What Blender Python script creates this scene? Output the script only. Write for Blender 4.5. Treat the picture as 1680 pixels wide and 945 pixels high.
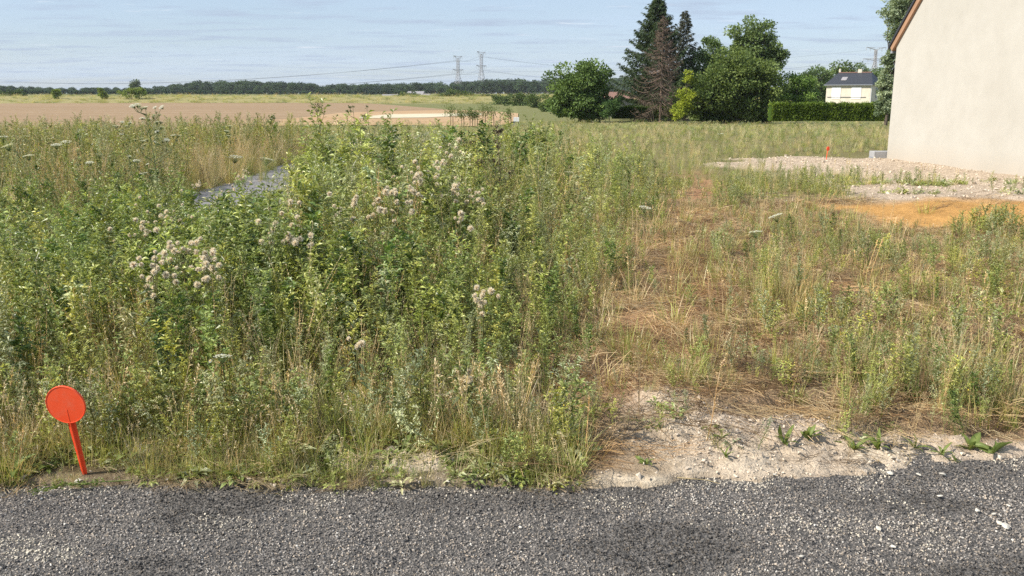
import bpy, bmesh, math, random
import numpy as np
from mathutils import Vector, Matrix, Euler

for o in list(bpy.data.objects):
    bpy.data.objects.remove(o)
SC = bpy.context.scene
COL = SC.collection
R = math.radians

# ------------------------------------------------------------------ camera
F = 1450.0                      # focal length in pixels of the 1680 px wide photograph
EYE = 1.6
PITCH = math.atan((472.5 - 152.0) / F)
cd = bpy.data.cameras.new('camera')
cd.sensor_width = 36.0
cd.lens = 36.0 * F / 1680.0
cd.clip_start = 0.05
cd.clip_end = 6000
cam = bpy.data.objects.new('camera', cd)
COL.objects.link(cam)
cam.location = (0, 0, EYE)
cam.rotation_euler = (R(90) - PITCH, 0, 0)
SC.camera = cam

# ------------------------------------------------------------------ sky and sun
SUN_EL = R(42)
SUN_AZ = R(-110)                # from +Y, clockwise positive: the left side, a little behind the camera
sun_dir = Vector((math.sin(SUN_AZ) * math.cos(SUN_EL), math.cos(SUN_AZ) * math.cos(SUN_EL), math.sin(SUN_EL)))
world = bpy.data.worlds.new('World')
SC.world = world
world.use_nodes = True
wn, wl = world.node_tree.nodes, world.node_tree.links
wn.clear()
w_out = wn.new('ShaderNodeOutputWorld')
w_bg = wn.new('ShaderNodeBackground')
w_sky = wn.new('ShaderNodeTexSky')
w_sky.sky_type = 'NISHITA'
w_sky.sun_disc = False
w_sky.sun_elevation = SUN_EL
w_sky.sun_rotation = SUN_AZ
w_sky.altitude = 100
w_sky.air_density = 1.0
w_sky.dust_density = 0.5
w_sky.ozone_density = 2.5
w_bg.inputs['Strength'].default_value = 0.084
# thin streaky cloud: noise on the direction, flattened towards the horizon
w_tc = wn.new('ShaderNodeTexCoord')
w_sep = wn.new('ShaderNodeSeparateXYZ')
wl.new(w_tc.outputs['Generated'], w_sep.inputs[0])
def wmath(op, a, b=None, clamp=False):
    n = wn.new('ShaderNodeMath'); n.operation = op; n.use_clamp = clamp
    for i, v in enumerate((a, b)):
        if v is None: continue
        if isinstance(v, (int, float)): n.inputs[i].default_value = v
        else: wl.new(v, n.inputs[i])
    return n.outputs[0]
zz = wmath('ADD', wmath('MAXIMUM', w_sep.outputs['Z'], 0.0), 0.05)
w_cmb = wn.new('ShaderNodeCombineXYZ')
wl.new(wmath('DIVIDE', w_sep.outputs['X'], zz), w_cmb.inputs[0])
wl.new(wmath('DIVIDE', w_sep.outputs['Y'], zz), w_cmb.inputs[1])
def wnoise(scale, detail, rough, off):
    m = wn.new('ShaderNodeMapping'); m.inputs['Location'].default_value = off; m.inputs['Scale'].default_value = (0.55, 1.0, 1.0)
    wl.new(w_cmb.outputs[0], m.inputs['Vector'])
    n = wn.new('ShaderNodeTexNoise'); n.inputs['Scale'].default_value = scale
    n.inputs['Detail'].default_value = detail; n.inputs['Roughness'].default_value = rough
    wl.new(m.outputs[0], n.inputs['Vector'])
    return n.outputs['Fac']
c1 = wnoise(1.9, 7, 0.6, (3.1, 1.7, 0))
c2 = wnoise(0.22, 3, 0.5, (0.4, 5.2, 0))
cl = wmath('MULTIPLY', wmath('SUBTRACT', c1, 0.50), 6.0, True)
c3 = wnoise(2.6, 6, 0.6, (9.1, 4.7, 0))
cw = wmath('MULTIPLY', wmath('SUBTRACT', c3, 0.62), 7.0, True)
veil = wmath('MULTIPLY', wmath('SUBTRACT', c2, 0.38), 2.4, True)
w_mix = wn.new('ShaderNodeMix'); w_mix.data_type = 'RGBA'
wl.new(w_sky.outputs[0], w_mix.inputs['A'])
w_mix.inputs['B'].default_value = (5.3, 6.6, 8.5, 1)
wl.new(wmath('ADD', 0.50, wmath('MULTIPLY', veil, 0.35), True), w_mix.inputs['Factor'])
w_mix2 = wn.new('ShaderNodeMix'); w_mix2.data_type = 'RGBA'
wl.new(w_mix.outputs['Result'], w_mix2.inputs['A'])
w_mix2.inputs['B'].default_value = (4.1, 4.9, 6.3, 1)
wl.new(wmath('MULTIPLY', cl, 0.75), w_mix2.inputs['Factor'])
w_mix3 = wn.new('ShaderNodeMix'); w_mix3.data_type = 'RGBA'
wl.new(w_mix2.outputs['Result'], w_mix3.inputs['A'])
w_mix3.inputs['B'].default_value = (8.0, 8.3, 8.9, 1)
wl.new(wmath('MULTIPLY', cw, 0.6), w_mix3.inputs['Factor'])
wl.new(w_mix3.outputs['Result'], w_bg.inputs['Color'])
wl.new(w_bg.outputs[0], w_out.inputs[0])

sd = bpy.data.lights.new('sun', 'SUN')
sd.energy = 5.0
sd.angle = R(0.53)
sd.color = (1.0, 0.93, 0.82)
sun = bpy.data.objects.new('sun', sd)
COL.objects.link(sun)
sun.rotation_euler = sun_dir.to_track_quat('Z', 'Y').to_euler()
sun.location = (-30, -5, 40)

SC.view_settings.view_transform = 'Standard'
SC.view_settings.look = 'None'
SC.view_settings.exposure = 0.48
SC.view_settings.gamma = 1.0
SC.view_settings.use_curve_mapping = False
SC.render.engine = 'CYCLES'
SC.cycles.use_denoising = False
SC.cycles.denoiser = 'OPENIMAGEDENOISE'
SC.cycles.denoising_input_passes = 'RGB_ALBEDO_NORMAL'
SC.cycles.max_bounces = 6
SC.cycles.diffuse_bounces = 3
SC.cycles.transmission_bounces = 4

# ------------------------------------------------------------------ helpers
CP, SP = math.cos(PITCH), math.sin(PITCH)

def ray(px, py):
    """direction through a pixel of the 1680x945 photograph, scaled so that its y is 1"""
    cx, cy = px - 840.0, 472.5 - py
    y = F * CP + cy * SP
    return cx / y, (-F * SP + cy * CP) / y

def at(px, py, d):
    rx, rz = ray(px, py)
    return Vector((rx * d, d, EYE + rz * d))

_tab = np.random.default_rng(7).random((256, 256))
def vnoise(x, y):
    x = np.asarray(x, float); y = np.asarray(y, float)
    xi, yi = np.floor(x).astype(int), np.floor(y).astype(int)
    fx, fy = x - xi, y - yi
    fx = fx * fx * (3 - 2 * fx); fy = fy * fy * (3 - 2 * fy)
    a = _tab[xi & 255, yi & 255]; b = _tab[(xi + 1) & 255, yi & 255]
    c = _tab[xi & 255, (yi + 1) & 255]; d = _tab[(xi + 1) & 255, (yi + 1) & 255]
    return (a * (1 - fx) + b * fx) * (1 - fy) + (c * (1 - fx) + d * fx) * fy
def fbm(x, y, oct=4, gain=0.5):
    s = 0.0; a = 1.0; t = 0.0
    for i in range(oct):
        s = s + a * vnoise(x * 2 ** i + 17.3 * i, y * 2 ** i + 9.1 * i); t += a; a *= gain
    return s / t
def sstep(a, b, x):
    t = np.clip((np.asarray(x, float) - a) / (b - a), 0, 1)
    return t * t * (3 - 2 * t)

def edge_y(x):
    """where the gravel road stops and the plot begins"""
    x = np.asarray(x, float)
    return 3.43 + 0.145 * np.clip(x - 0.55, 0, 4) + 0.01 * x + 0.16 * (fbm(x * 1.3 + 5, x * 0 + 2.2, 3) - 0.5) + 0.15 * (fbm(x * 6, x * 0 + 8, 3) - 0.5)
def right_bound(y):
    """right-hand limit of the tall weeds"""
    y = np.asarray(y, float)
    return 0.20 + (y - 4.3) * 0.215 + 0.55 * (fbm(y * 1.1, y * 0 + 3, 3) - 0.5)

def zt(x, y):
    x = np.asarray(x, float); y = np.asarray(y, float)
    z = -1.6 * sstep(14, 100, y) + 2.0 * sstep(262, 300, y + 14 * (fbm(x * 0.012, y * 0 + 1, 2) - 0.5))
    near = sstep(60, 20, y)
    z = z + near * 0.10 * (fbm(x * 0.5 + 4, y * 0.5, 3) - 0.5)
    e = edge_y(x)
    s = y - e
    on = sstep(-0.02, 0.10, s)
    soil = bare_mask(x, y)
    clod = (fbm(x * 13, y * 13, 4, 0.7) - 0.5) * 0.11 + (np.abs(fbm(x * 4 + 3, y * 4, 3) - 0.5)) * 0.035
    z = z + np.where(y < 8, 1, 0) * on * (soil * clod + 0.012)
    ledge = sstep(0.30, 0.44, s + 0.28 * (fbm(x * 2.2, y * 2.2 + 7, 4) - 0.5)) * sstep(0.2, 1.0, x)
    ledge2 = sstep(0.62, 0.75, s + 0.4 * (fbm(x * 1.7 + 9, y * 2.4 + 1, 4) - 0.5)) * sstep(0.2, 1.0, x)
    z = z + 0.055 * ledge + 0.045 * ledge2
    hs = house_soil(x, y)
    z = z + hs * (0.09 * (fbm(x * 2.4, y * 2.4, 4, 0.6) - 0.4) + 0.02)
    z = np.where(s < 0.0, -0.05, z)
    return z

def bare_mask(x, y):
    x = np.asarray(x, float); y = np.asarray(y, float)
    s = y - edge_y(x)
    n = fbm(x * 1.6 + 2, y * 1.6 + 4, 4)
    strip = sstep(0.16, 0.02, s + 0.55 * (n - 0.5)) * (0.35 + 0.65 * sstep(0.0, 0.6, x))                       # ragged edge along the road
    right = sstep(0.35, 0.9, x) * sstep(0.10, -0.10, s - np.clip(0.78 - 0.38 * (x - 0.7), 0.13, 0.78) + 0.55 * (n - 0.5))   # the bare bank on the right
    m1 = np.exp(-(((x + 0.52) / 0.30) ** 2 + ((y - 3.60) / 0.13) ** 2) * 1.1)   # pale patch of chalky earth
    return np.clip(np.maximum(np.maximum(strip, right), sstep(0.25, 0.6, m1)), 0, 1) * sstep(-0.05, 0.02, s)

def house_soil(x, y):
    x = np.asarray(x, float); y = np.asarray(y, float)
    n = fbm(x * 0.7 + 1, y * 0.7 + 8, 4)
    a = sstep(4.6, 5.6, x + 2.2 * (n - 0.5) + (y - 15) * 0.05) * sstep(10.2, 11.2, y + 1.4 * (n - 0.5)) * sstep(22.2, 20.8, y + 1.6 * (n - 0.5) + np.clip(7 - x, 0, 3) * 0.25)
    b = np.exp(-(((x - 4.9) / 1.1) ** 2 + ((y - 19.0) / 1.1) ** 2))
    return np.clip(np.maximum(a, sstep(0.3, 0.7, b + 0.6 * (n - 0.5))), 0, 1)

def orange_sand(x, y):
    n = fbm(np.asarray(x) * 0.9 + 6, np.asarray(y) * 0.9, 3)
    return sstep(4.0, 4.5, x + 1.0 * (n - 0.5)) * sstep(9.7, 10.1, y + 0.9 * (n - 0.5)) * sstep(12.7, 12.0, y + 1.3 * (n - 0.5))

def gpt(px, py):
    """the ground point seen through a pixel"""
    rx, rz = ray(px, py)
    lo, hi = 1.5, 3000.0
    for step in range(3):
        d = np.geomspace(lo, hi, 260 if step == 0 else 40)
        hit = np.nonzero(EYE + rz * d <= zt(rx * d, d))[0]
        if len(hit) == 0: return Vector((rx * hi, hi, 0))
        i = hit[0]
        lo, hi = d[max(i - 1, 0)], d[i]
        if i == 0: break
    return Vector((rx * hi, hi, float(zt(rx * hi, hi))))

def mk_mesh(name, V, Fc, mat=None, C=None, smooth=False):
    V = np.asarray(V, np.float32).reshape(-1, 3)
    me = bpy.data.meshes.new(name)
    if isinstance(Fc, list) and len(Fc) and not np.isscalar(Fc[0]) and len({len(f) for f in Fc}) > 1:
        me.from_pydata([tuple(v) for v in V], [], [tuple(int(i) for i in f) for f in Fc])
    else:
        Fc = np.asarray(Fc, np.int32)
        n, k = Fc.shape
        me.vertices.add(len(V)); me.vertices.foreach_set('co', V.ravel())
        me.loops.add(n * k); me.loops.foreach_set('vertex_index', Fc.ravel())
        me.polygons.add(n); me.polygons.foreach_set('loop_start', np.arange(n, dtype=np.int32) * k)
        me.update(calc_edges=True)
    if C is not None:
        C = np.asarray(C, np.float32).reshape(-1, 3)
        ca = me.attributes.new('Col', 'FLOAT_COLOR', 'POINT')
        ca.data.foreach_set('color', np.concatenate([C, np.ones((len(C), 1), np.float32)], 1).ravel())
    me.polygons.foreach_set('use_smooth', np.full(len(me.polygons), bool(smooth)))
    if mat is not None: me.materials.append(mat)
    return me

def link(name, data, parent=None, loc=None):
    o = bpy.data.objects.new(name, data)
    COL.objects.link(o)
    if parent is not None: o.parent = parent
    if loc is not None: o.location = loc
    return o
def tag(o, label=None, cat=None, group=None, kind=None):
    if label: o['label'] = label
    if cat: o['category'] = cat
    if group: o['group'] = group
    if kind: o['kind'] = kind
    return o
def thing(name, label, cat, loc=(0, 0, 0), rz=0.0, group=None):
    o = link(name, None, None, loc)
    o.empty_display_size = 0.1
    o.rotation_euler = (0, 0, rz)
    return tag(o, label, cat, group)

def nrm(a):
    return a / np.maximum(np.linalg.norm(a, axis=-1, keepdims=True), 1e-9)

class G:
    """collects triangles with a colour per vertex"""
    def __init__(self): self.V, self.Fs, self.C, self.n = [], [], [], 0
    def add(self, V, Fc, C):
        V = np.asarray(V, float).reshape(-1, 3); Fc = np.asarray(Fc, int).reshape(-1, 3)
        C = np.asarray(C, float)
        if C.ndim == 1: C = np.tile(C, (len(V), 1))
        self.V.append(V); self.Fs.append(Fc + self.n); self.C.append(C.reshape(-1, 3)); self.n += len(V)
    def leaves(self, P, D, L, W, col, rng, droop=0.25, fold=0.25, flat=0.5):
        P = np.asarray(P, float).reshape(-1, 3); k = len(P)
        if k == 0: return
        D = nrm(np.asarray(D, float).reshape(-1, 3))
        L = np.broadcast_to(np.asarray(L, float), (k,))[:, None]; W = np.broadcast_to(np.asarray(W, float), (k,))[:, None]
        up = np.array([0, 0, 1.0]) * flat + rng.normal(0, 1, (k, 3)) * (1 - flat) + 1e-3
        S = nrm(np.cross(D, up)); N = nrm(np.cross(S, D))
        b = P; m = P + D * L * 0.5 - np.array([0, 0, 1.0]) * L * droop * 0.2
        s0 = P + D * L * 0.42 + N * W * fold - np.array([0, 0, 1.0]) * L * droop * 0.15
        l = s0 - S * W * 0.5; r = s0 + S * W * 0.5
        t = P + D * L * 0.96 - np.array([0, 0, 1.0]) * L * droop
        V = np.stack([b, l, m, r, t], 1).reshape(-1, 3)
        base = np.array([[0, 2, 1], [0, 3, 2], [1, 2, 4], [2, 3, 4]])
        Fc = (np.arange(k)[:, None, None] * 5 + base[None]).reshape(-1, 3)
        col = np.asarray(col, float)
        if col.ndim == 1: col = np.tile(col, (k, 1))
        self.add(V, Fc, np.repeat(col, 5, 0))
    def cards(self, P, D, L, W, col, rng, flat=0.3):
        """two-triangle leaves for far foliage"""
        P = np.asarray(P, float).reshape(-1, 3); k = len(P)
        D = nrm(np.asarray(D, float).reshape(-1, 3))
        L = np.broadcast_to(np.asarray(L, float), (k,))[:, None]; W = np.broadcast_to(np.asarray(W, float), (k,))[:, None]
        up = np.array([0, 0, 1.0]) * flat + rng.normal(0, 1, (k, 3)) * (1 - flat) + 1e-3
        S = nrm(np.cross(D, up)); N = nrm(np.cross(S, D))
        mid = P + D * L * 0.5 + N * W * 0.18
        V = np.stack([P, mid - S * W * 0.5, P + D * L, mid + S * W * 0.5], 1).reshape(-1, 3)
        Fc = (np.arange(k)[:, None, None] * 4 + np.array([[0, 3, 1], [1, 3, 2]])[None]).reshape(-1, 3)
        col = np.asarray(col, float)
        if col.ndim == 1: col = np.tile(col, (k, 1))
        self.add(V, Fc, np.repeat(col, 4, 0))
    def blades(self, P, az, L, W, lean, curve, c0, c1, n=4):
        P = np.asarray(P, float).reshape(-1, 3); k = len(P)
        b = lambda v: np.broadcast_to(np.asarray(v, float), (k,))
        az, L, W, lean, curve = b(az), b(L), b(W), b(lean), b(curve)
        t = np.linspace(0, 1, n + 1)
        ang = lean[:, None] + curve[:, None] * t[None]
        ds = L[:, None] / n
        hx = np.cumsum(np.sin(ang) * ds, 1) - np.sin(ang) * ds; hz = np.cumsum(np.cos(ang) * ds, 1) - np.cos(ang) * ds
        H = np.stack([np.cos(az), np.sin(az), 0 * az], 1); S = np.stack([-np.sin(az), np.cos(az), 0 * az], 1)
        cen = P[:, None] + H[:, None] * hx[..., None] + np.array([0, 0, 1.0]) * hz[..., None]
        w = W[:, None] * np.clip(1.05 - t, 0.05, 1)[None] ** 0.7 * 0.5
        V = np.stack([cen - S[:, None] * w[..., None], cen + S[:, None] * w[..., None]], 2)
        q = []
        for i in range(n):
            a = 2 * i
            q += [[a, a + 1, a + 3], [a, a + 3, a + 2]]
        Fc = (np.arange(k)[:, None, None] * (2 * (n + 1)) + np.array(q)[None]).reshape(-1, 3)
        c0 = np.asarray(c0, float); c1 = np.asarray(c1, float)
        if c0.ndim == 1: c0 = np.tile(c0, (k, 1))
        if c1.ndim == 1: c1 = np.tile(c1, (k, 1))
        C = c0[:, None] * (1 - t[None, :, None]) + c1[:, None] * t[None, :, None]
        self.add(V.reshape(-1, 3), Fc, np.repeat(C[:, :, None], 2, 2).reshape(-1, 3))
    def tube(self, pts, r0, r1, col, sides=3):
        pts = np.asarray(pts, float); n = len(pts)
        T = nrm(np.gradient(pts, axis=0))
        ref = np.array([0.31, 0.95, 0.05]) if abs(T[0][2]) > 0.5 else np.array([0.05, 0.1, 1.0])
        A = nrm(np.cross(T, ref)); B = np.cross(T, A)
        r = np.linspace(r0, r1, n) if np.isscalar(r0) else np.asarray(r0)
        th = np.arange(sides) * 2 * math.pi / sides
        V = pts[:, None] + r[:, None, None] * (A[:, None] * np.cos(th)[None, :, None] + B[:, None] * np.sin(th)[None, :, None])
        Fc = []
        for i in range(n - 1):
            for j in range(sides):
                a = i * sides + j; b = i * sides + (j + 1) % sides
                Fc += [[a, b, b + sides], [a, b + sides, a + sides]]
        c0 = n * sides
        V = np.concatenate([V.reshape(-1, 3), pts[:1], pts[-1:]])
        for j in range(sides):
            Fc += [[c0, (j + 1) % sides, j], [c0 + 1, (n - 1) * sides + j, (n - 1) * sides + (j + 1) % sides]]
        self.add(V, Fc, np.asarray(col, float))
    def box(self, c, s, col, rot=None):
        c = np.asarray(c, float); s = np.asarray(s, float) / 2
        V = np.array([[x, y, z] for x in (-1, 1) for y in (-1, 1) for z in (-1, 1)], float) * s
        if rot is not None: V = V @ np.asarray(rot).T
        Fc = [[0, 1, 3], [0, 3, 2], [4, 6, 7], [4, 7, 5], [0, 4, 5], [0, 5, 1], [2, 3, 7], [2, 7, 6], [0, 2, 6], [0, 6, 4], [1, 5, 7], [1, 7, 3]]
        self.add(V + c, Fc, col)
    def mesh(self, name, mat, smooth=False):
        return mk_mesh(name, np.concatenate(self.V), np.concatenate(self.Fs), mat, np.concatenate(self.C), smooth)

# ------------------------------------------------------------------ materials
def new_mat(name):
    m = bpy.data.materials.new(name); m.use_nodes = True
    nt = m.node_tree; nt.nodes.clear()
    out = nt.nodes.new('ShaderNodeOutputMaterial')
    return m, nt, out
def N(nt, typ, **kw):
    n = nt.nodes.new(typ)
    for k, v in kw.items(): setattr(n, k, v)
    return n
def setin(nt, sock, v):
    if isinstance(v, bpy.types.NodeSocket): nt.links.new(v, sock)
    else: sock.default_value = v
def mathn(nt, op, a, b=0.0, clamp=False):
    n = N(nt, 'ShaderNodeMath', operation=op, use_clamp=clamp)
    setin(nt, n.inputs[0], a); setin(nt, n.inputs[1], b); return n.outputs[0]
def mixc(nt, f, a, b, mode='MIX'):
    n = N(nt, 'ShaderNodeMix', data_type='RGBA', blend_type=mode)
    setin(nt, n.inputs['Factor'], f)
    for k, v in (('A', a), ('B', b)):
        if isinstance(v, (tuple, list)): v = (*v[:3], 1)
        setin(nt, n.inputs[k], v)
    return n.outputs['Result']
def noise(nt, scale, detail=4, rough=0.55, vec=None, col=False):
    n = N(nt, 'ShaderNodeTexNoise'); n.inputs['Scale'].default_value = scale
    n.inputs['Detail'].default_value = detail; n.inputs['Roughness'].default_value = rough
    if vec is not None: nt.links.new(vec, n.inputs['Vector'])
    return n.outputs['Color' if col else 'Fac']
def ramp(nt, f, stops):
    n = N(nt, 'ShaderNodeValToRGB'); el = n.color_ramp.elements
    while len(el) < len(stops): el.new(0.5)
    for e, (p, c) in zip(el, stops): e.position = p; e.color = (*c[:3], 1) if len(c) >= 3 else (c[0],) * 3 + (1,)
    nt.links.new(f, n.inputs[0]); return n.outputs[0]
def bump(nt, h, strength=0.5, dist=0.01):
    n = N(nt, 'ShaderNodeBump'); n.inputs['Strength'].default_value = strength; n.inputs['Distance'].default_value = dist
    nt.links.new(h, n.inputs['Height']); return n.outputs[0]
def principled(nt, out, col, rough=0.7, spec=0.3, normal=None, metal=0.0):
    p = N(nt, 'ShaderNodeBsdfPrincipled')
    if isinstance(col, (tuple, list)): col = (*col[:3], 1)
    setin(nt, p.inputs['Base Color'], col); setin(nt, p.inputs['Roughness'], rough)
    p.inputs['Specular IOR Level'].default_value = spec; p.inputs['Metallic'].default_value = metal
    if normal is not None: nt.links.new(normal, p.inputs['Normal'])
    if out is not None: nt.links.new(p.outputs[0], out.inputs[0])
    return p
def objpos(nt): return N(nt, 'ShaderNodeTexCoord').outputs['Object']
def worldpos(nt): return N(nt, 'ShaderNodeNewGeometry').outputs['Position']

def plant_mat(name, inst, trans=0.35, rough=0.5, spec=0.25, tcol=(1.15, 1.1, 0.6)):
    m, nt, out = new_mat(name)
    a = N(nt, 'ShaderNodeAttribute', attribute_name='Col')
    c = a.outputs['Color']
    if inst:
        t = N(nt, 'ShaderNodeAttribute', attribute_name='tint', attribute_type='INSTANCER')
        c = mixc(nt, 1.0, c, t.outputs['Color'], 'MULTIPLY')
    p = principled(nt, None, c, rough, spec)
    tr = N(nt, 'ShaderNodeBsdfTranslucent')
    nt.links.new(mixc(nt, 1.0, c, tcol, 'MULTIPLY'), tr.inputs[0])
    mx = N(nt, 'ShaderNodeMixShader'); mx.inputs[0].default_value = trans
    nt.links.new(p.outputs[0], mx.inputs[1]); nt.links.new(tr.outputs[0], mx.inputs[2])
    nt.links.new(mx.outputs[0], out.inputs[0])
    return m
M = {}
M['plant_i'] = plant_mat('weed_leaf', True, 0.30, 0.38, 0.5)
M['plant'] = plant_mat('plant_leaf', False, 0.35)
M['tree_i'] = plant_mat('wood_foliage', True, 0.15, 0.7, 0.1)
M['tree'] = plant_mat('tree_foliage', False, 0.30, 0.55, 0.2)
M['fluff'] = plant_mat('thistle_down', False, 0.35, 0.9, 0.0, (1, 0.95, 0.85))

def attr_mat(name, rough=0.8, spec=0.2, scale=20, amt=0.25):
    m, nt, out = new_mat(name)
    c = N(nt, 'ShaderNodeAttribute', attribute_name='Col').outputs['Color']
    n = noise(nt, scale, 5, 0.6, objpos(nt))
    c = mixc(nt, amt, c, mixc(nt, 1.0, c, ramp(nt, n, [(0.3, (0.3,)), (0.7, (1.6,))]), 'MULTIPLY'))
    principled(nt, out, c, rough, spec, bump(nt, n, 0.4, 0.01))
    return m
M['attr'] = attr_mat('tinted_surface')
M['bark'] = attr_mat('bark', 0.9, 0.1, 6, 0.5)

def stone_mat(name, rough=0.75):
    m, nt, out = new_mat(name)
    t = N(nt, 'ShaderNodeAttribute', attribute_name='tint', attribute_type='INSTANCER')
    n = noise(nt, 300, 3, 0.6, objpos(nt))
    c = mixc(nt, 1.0, t.outputs['Color'], ramp(nt, n, [(0.3, (0.7,)), (0.7, (1.25,))]), 'MULTIPLY')
    principled(nt, out, c, rough, 0.35)
    return m
M['stone_i'] = stone_mat('chipping')

# ground: colour attribute plus fine relief
def ground_mat():
    m, nt, out = new_mat('earth')
    c = N(nt, 'ShaderNodeAttribute', attribute_name='Col').outputs['Color']
    w = worldpos(nt)
    n1 = noise(nt, 14, 8, 0.65, w); n2 = noise(nt, 90, 4, 0.6, w); n3 = noise(nt, 1.3, 4, 0.6, w)
    c = mixc(nt, 0.8, c, mixc(nt, 1.0, c, ramp(nt, n1, [(0.28, (0.62, 0.58, 0.54)), (0.5, (1, 1, 1)), (0.72, (1.3, 1.3, 1.3))]), 'MULTIPLY'))
    c = mixc(nt, 0.6, c, mixc(nt, 1.0, c, ramp(nt, n2, [(0.3, (0.7, 0.68, 0.66)), (0.7, (1.3, 1.3, 1.3))]), 'MULTIPLY'))
    c = mixc(nt, 0.5, c, mixc(nt, 1.0, c, ramp(nt, n3, [(0.3, (0.8, 0.78, 0.76)), (0.7, (1.15, 1.15, 1.15))]), 'MULTIPLY'))
    h = mathn(nt, 'ADD', mathn(nt, 'MULTIPLY', n1, 1.0), mathn(nt, 'MULTIPLY', n2, 0.35))
    principled(nt, out, c, 0.95, 0.1, bump(nt, h, 1.0, 0.035))
    return m
M['ground'] = ground_mat()

def road_mat():
    m, nt, out = new_mat('chip_seal')
    w = worldpos(nt)
    v = N(nt, 'ShaderNodeTexVoronoi'); v.inputs['Scale'].default_value = 120
    nt.links.new(w, v.inputs['Vector'])
    c = ramp(nt, v.outputs['Color'], [(0.0, (0.03, 0.029, 0.028)), (0.5, (0.095, 0.088, 0.08)), (1.0, (0.24, 0.215, 0.19))])
    principled(nt, out, c, 0.8, 0.3, bump(nt, v.outputs['Distance'], 1.0, 0.006))
    return m
M['road'] = road_mat()
def path_mat():
    m, nt, out = new_mat('pale_asphalt')
    w = worldpos(nt)
    n = noise(nt, 60, 5, 0.6, w); n2 = noise(nt, 1.2, 3, 0.5, w)
    c = ramp(nt, n, [(0.3, (0.16, 0.155, 0.155)), (0.7, (0.29, 0.275, 0.27))])
    c = mixc(nt, 0.5, c, mixc(nt, 1.0, c, ramp(nt, n2, [(0.3, (0.8,)), (0.7, (1.2,))]), 'MULTIPLY'))
    principled(nt, out, c, 0.85, 0.3, bump(nt, n, 0.3, 0.01))
    return m
M['path'] = path_mat()
def field_mat(name, a, b, stripe, scl):
    m, nt, out = new_mat(name)
    w = worldpos(nt)
    mp = N(nt, 'ShaderNodeMapping'); mp.inputs['Scale'].default_value = stripe
    nt.links.new(w, mp.inputs['Vector'])
    n = noise(nt, scl, 6, 0.65, mp.outputs[0]); n2 = noise(nt, 0.9, 5, 0.7, w)
    c = ramp(nt, n, [(0.3, a), (0.7, b)])
    c = mixc(nt, 0.6, c, mixc(nt, 1.0, c, ramp(nt, n2, [(0.3, (0.72,)), (0.7, (1.22,))]), 'MULTIPLY'))
    principled(nt, out, c, 0.95, 0.05)
    return m
M['stubble'] = field_mat('stubble_earth', (0.25, 0.17, 0.102), (0.345, 0.25, 0.155), (0.02, 0.35, 1), 1.0)
M['drystrip'] = field_mat('dry_earth', (0.38, 0.24, 0.13), (0.46, 0.33, 0.20), (0.1, 0.4, 1), 1.0)
M['cream'] = field_mat('pale_crop', (0.52, 0.46, 0.32), (0.60, 0.54, 0.40), (0.05, 0.6, 1), 1.0)

def wall_mat():
    m, nt, out = new_mat('cream_render')
    w = worldpos(nt)
    big = noise(nt, 0.55, 5, 0.55, w); mid = noise(nt, 3.0, 6, 0.6, w); fine = noise(nt, 160, 3, 0.6, w)
    c = ramp(nt, big, [(0.3, (0.430, 0.412, 0.368)), (0.7, (0.472, 0.455, 0.412))])
    c = mixc(nt, 0.35, c, mixc(nt, 1.0, c, ramp(nt, mid, [(0.3, (0.88, 0.87, 0.85)), (0.7, (1.1, 1.1, 1.1))]), 'MULTIPLY'))
    sp = N(nt, 'ShaderNodeSeparateXYZ'); nt.links.new(w, sp.inputs[0])
    splash = mathn(nt, 'MULTIPLY', mathn(nt, 'SUBTRACT', mathn(nt, 'ADD', 0.30, mathn(nt, 'MULTIPLY', mid, 0.5)), sp.outputs['Z']), 1.6, True)
    c = mixc(nt, mathn(nt, 'MULTIPLY', splash, 0.55), c, (0.40, 0.33, 0.25))
    principled(nt, out, c, 0.95, 0.1, bump(nt, fine, 0.25, 0.002))
    return m
M['wall'] = wall_mat()
def plain(name, col, rough=0.7, spec=0.3, scale=8, amt=0.25, metal=0.0):
    m, nt, out = new_mat(name)
    n = noise(nt, scale, 5, 0.6, objpos(nt))
    c = mixc(nt, amt, col, mixc(nt, 1.0, col, ramp(nt, n, [(0.3, (0.5,)), (0.7, (1.45,))]), 'MULTIPLY'))
    principled(nt, out, c, rough, spec, bump(nt, n, 0.15, 0.01), metal)
    return m
M['slate'] = plain('slate', (0.035, 0.038, 0.046), 0.5, 0.4, 5)
M['verge'] = plain('terracotta_board', (0.36, 0.215, 0.135), 0.7, 0.2, 3)
M['concrete'] = plain('concrete', (0.33, 0.33, 0.335), 0.85, 0.2, 6)
M['white_wall'] = plain('white_render', (0.62, 0.57, 0.47), 0.9, 0.1, 2, 0.2)
M['white'] = plain('white_paint', (0.8, 0.8, 0.8), 0.6, 0.3, 2, 0.1)
M['grey'] = plain('grey_paint', (0.25, 0.27, 0.3), 0.6, 0.3, 2, 0.2)
M['brick'] = plain('red_tile', (0.24, 0.14, 0.11), 0.8, 0.2, 3)
M['greyroof'] = plain('grey_roof', (0.27, 0.26, 0.27), 0.8, 0.2, 2)
M['steel'] = plain('galvanised_steel', (0.42, 0.41, 0.42), 0.55, 0.4, 2, 0.2, 0.3)
M['cable'] = plain('cable', (0.10, 0.11, 0.13), 0.5, 0.3, 1, 0.1)
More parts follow.
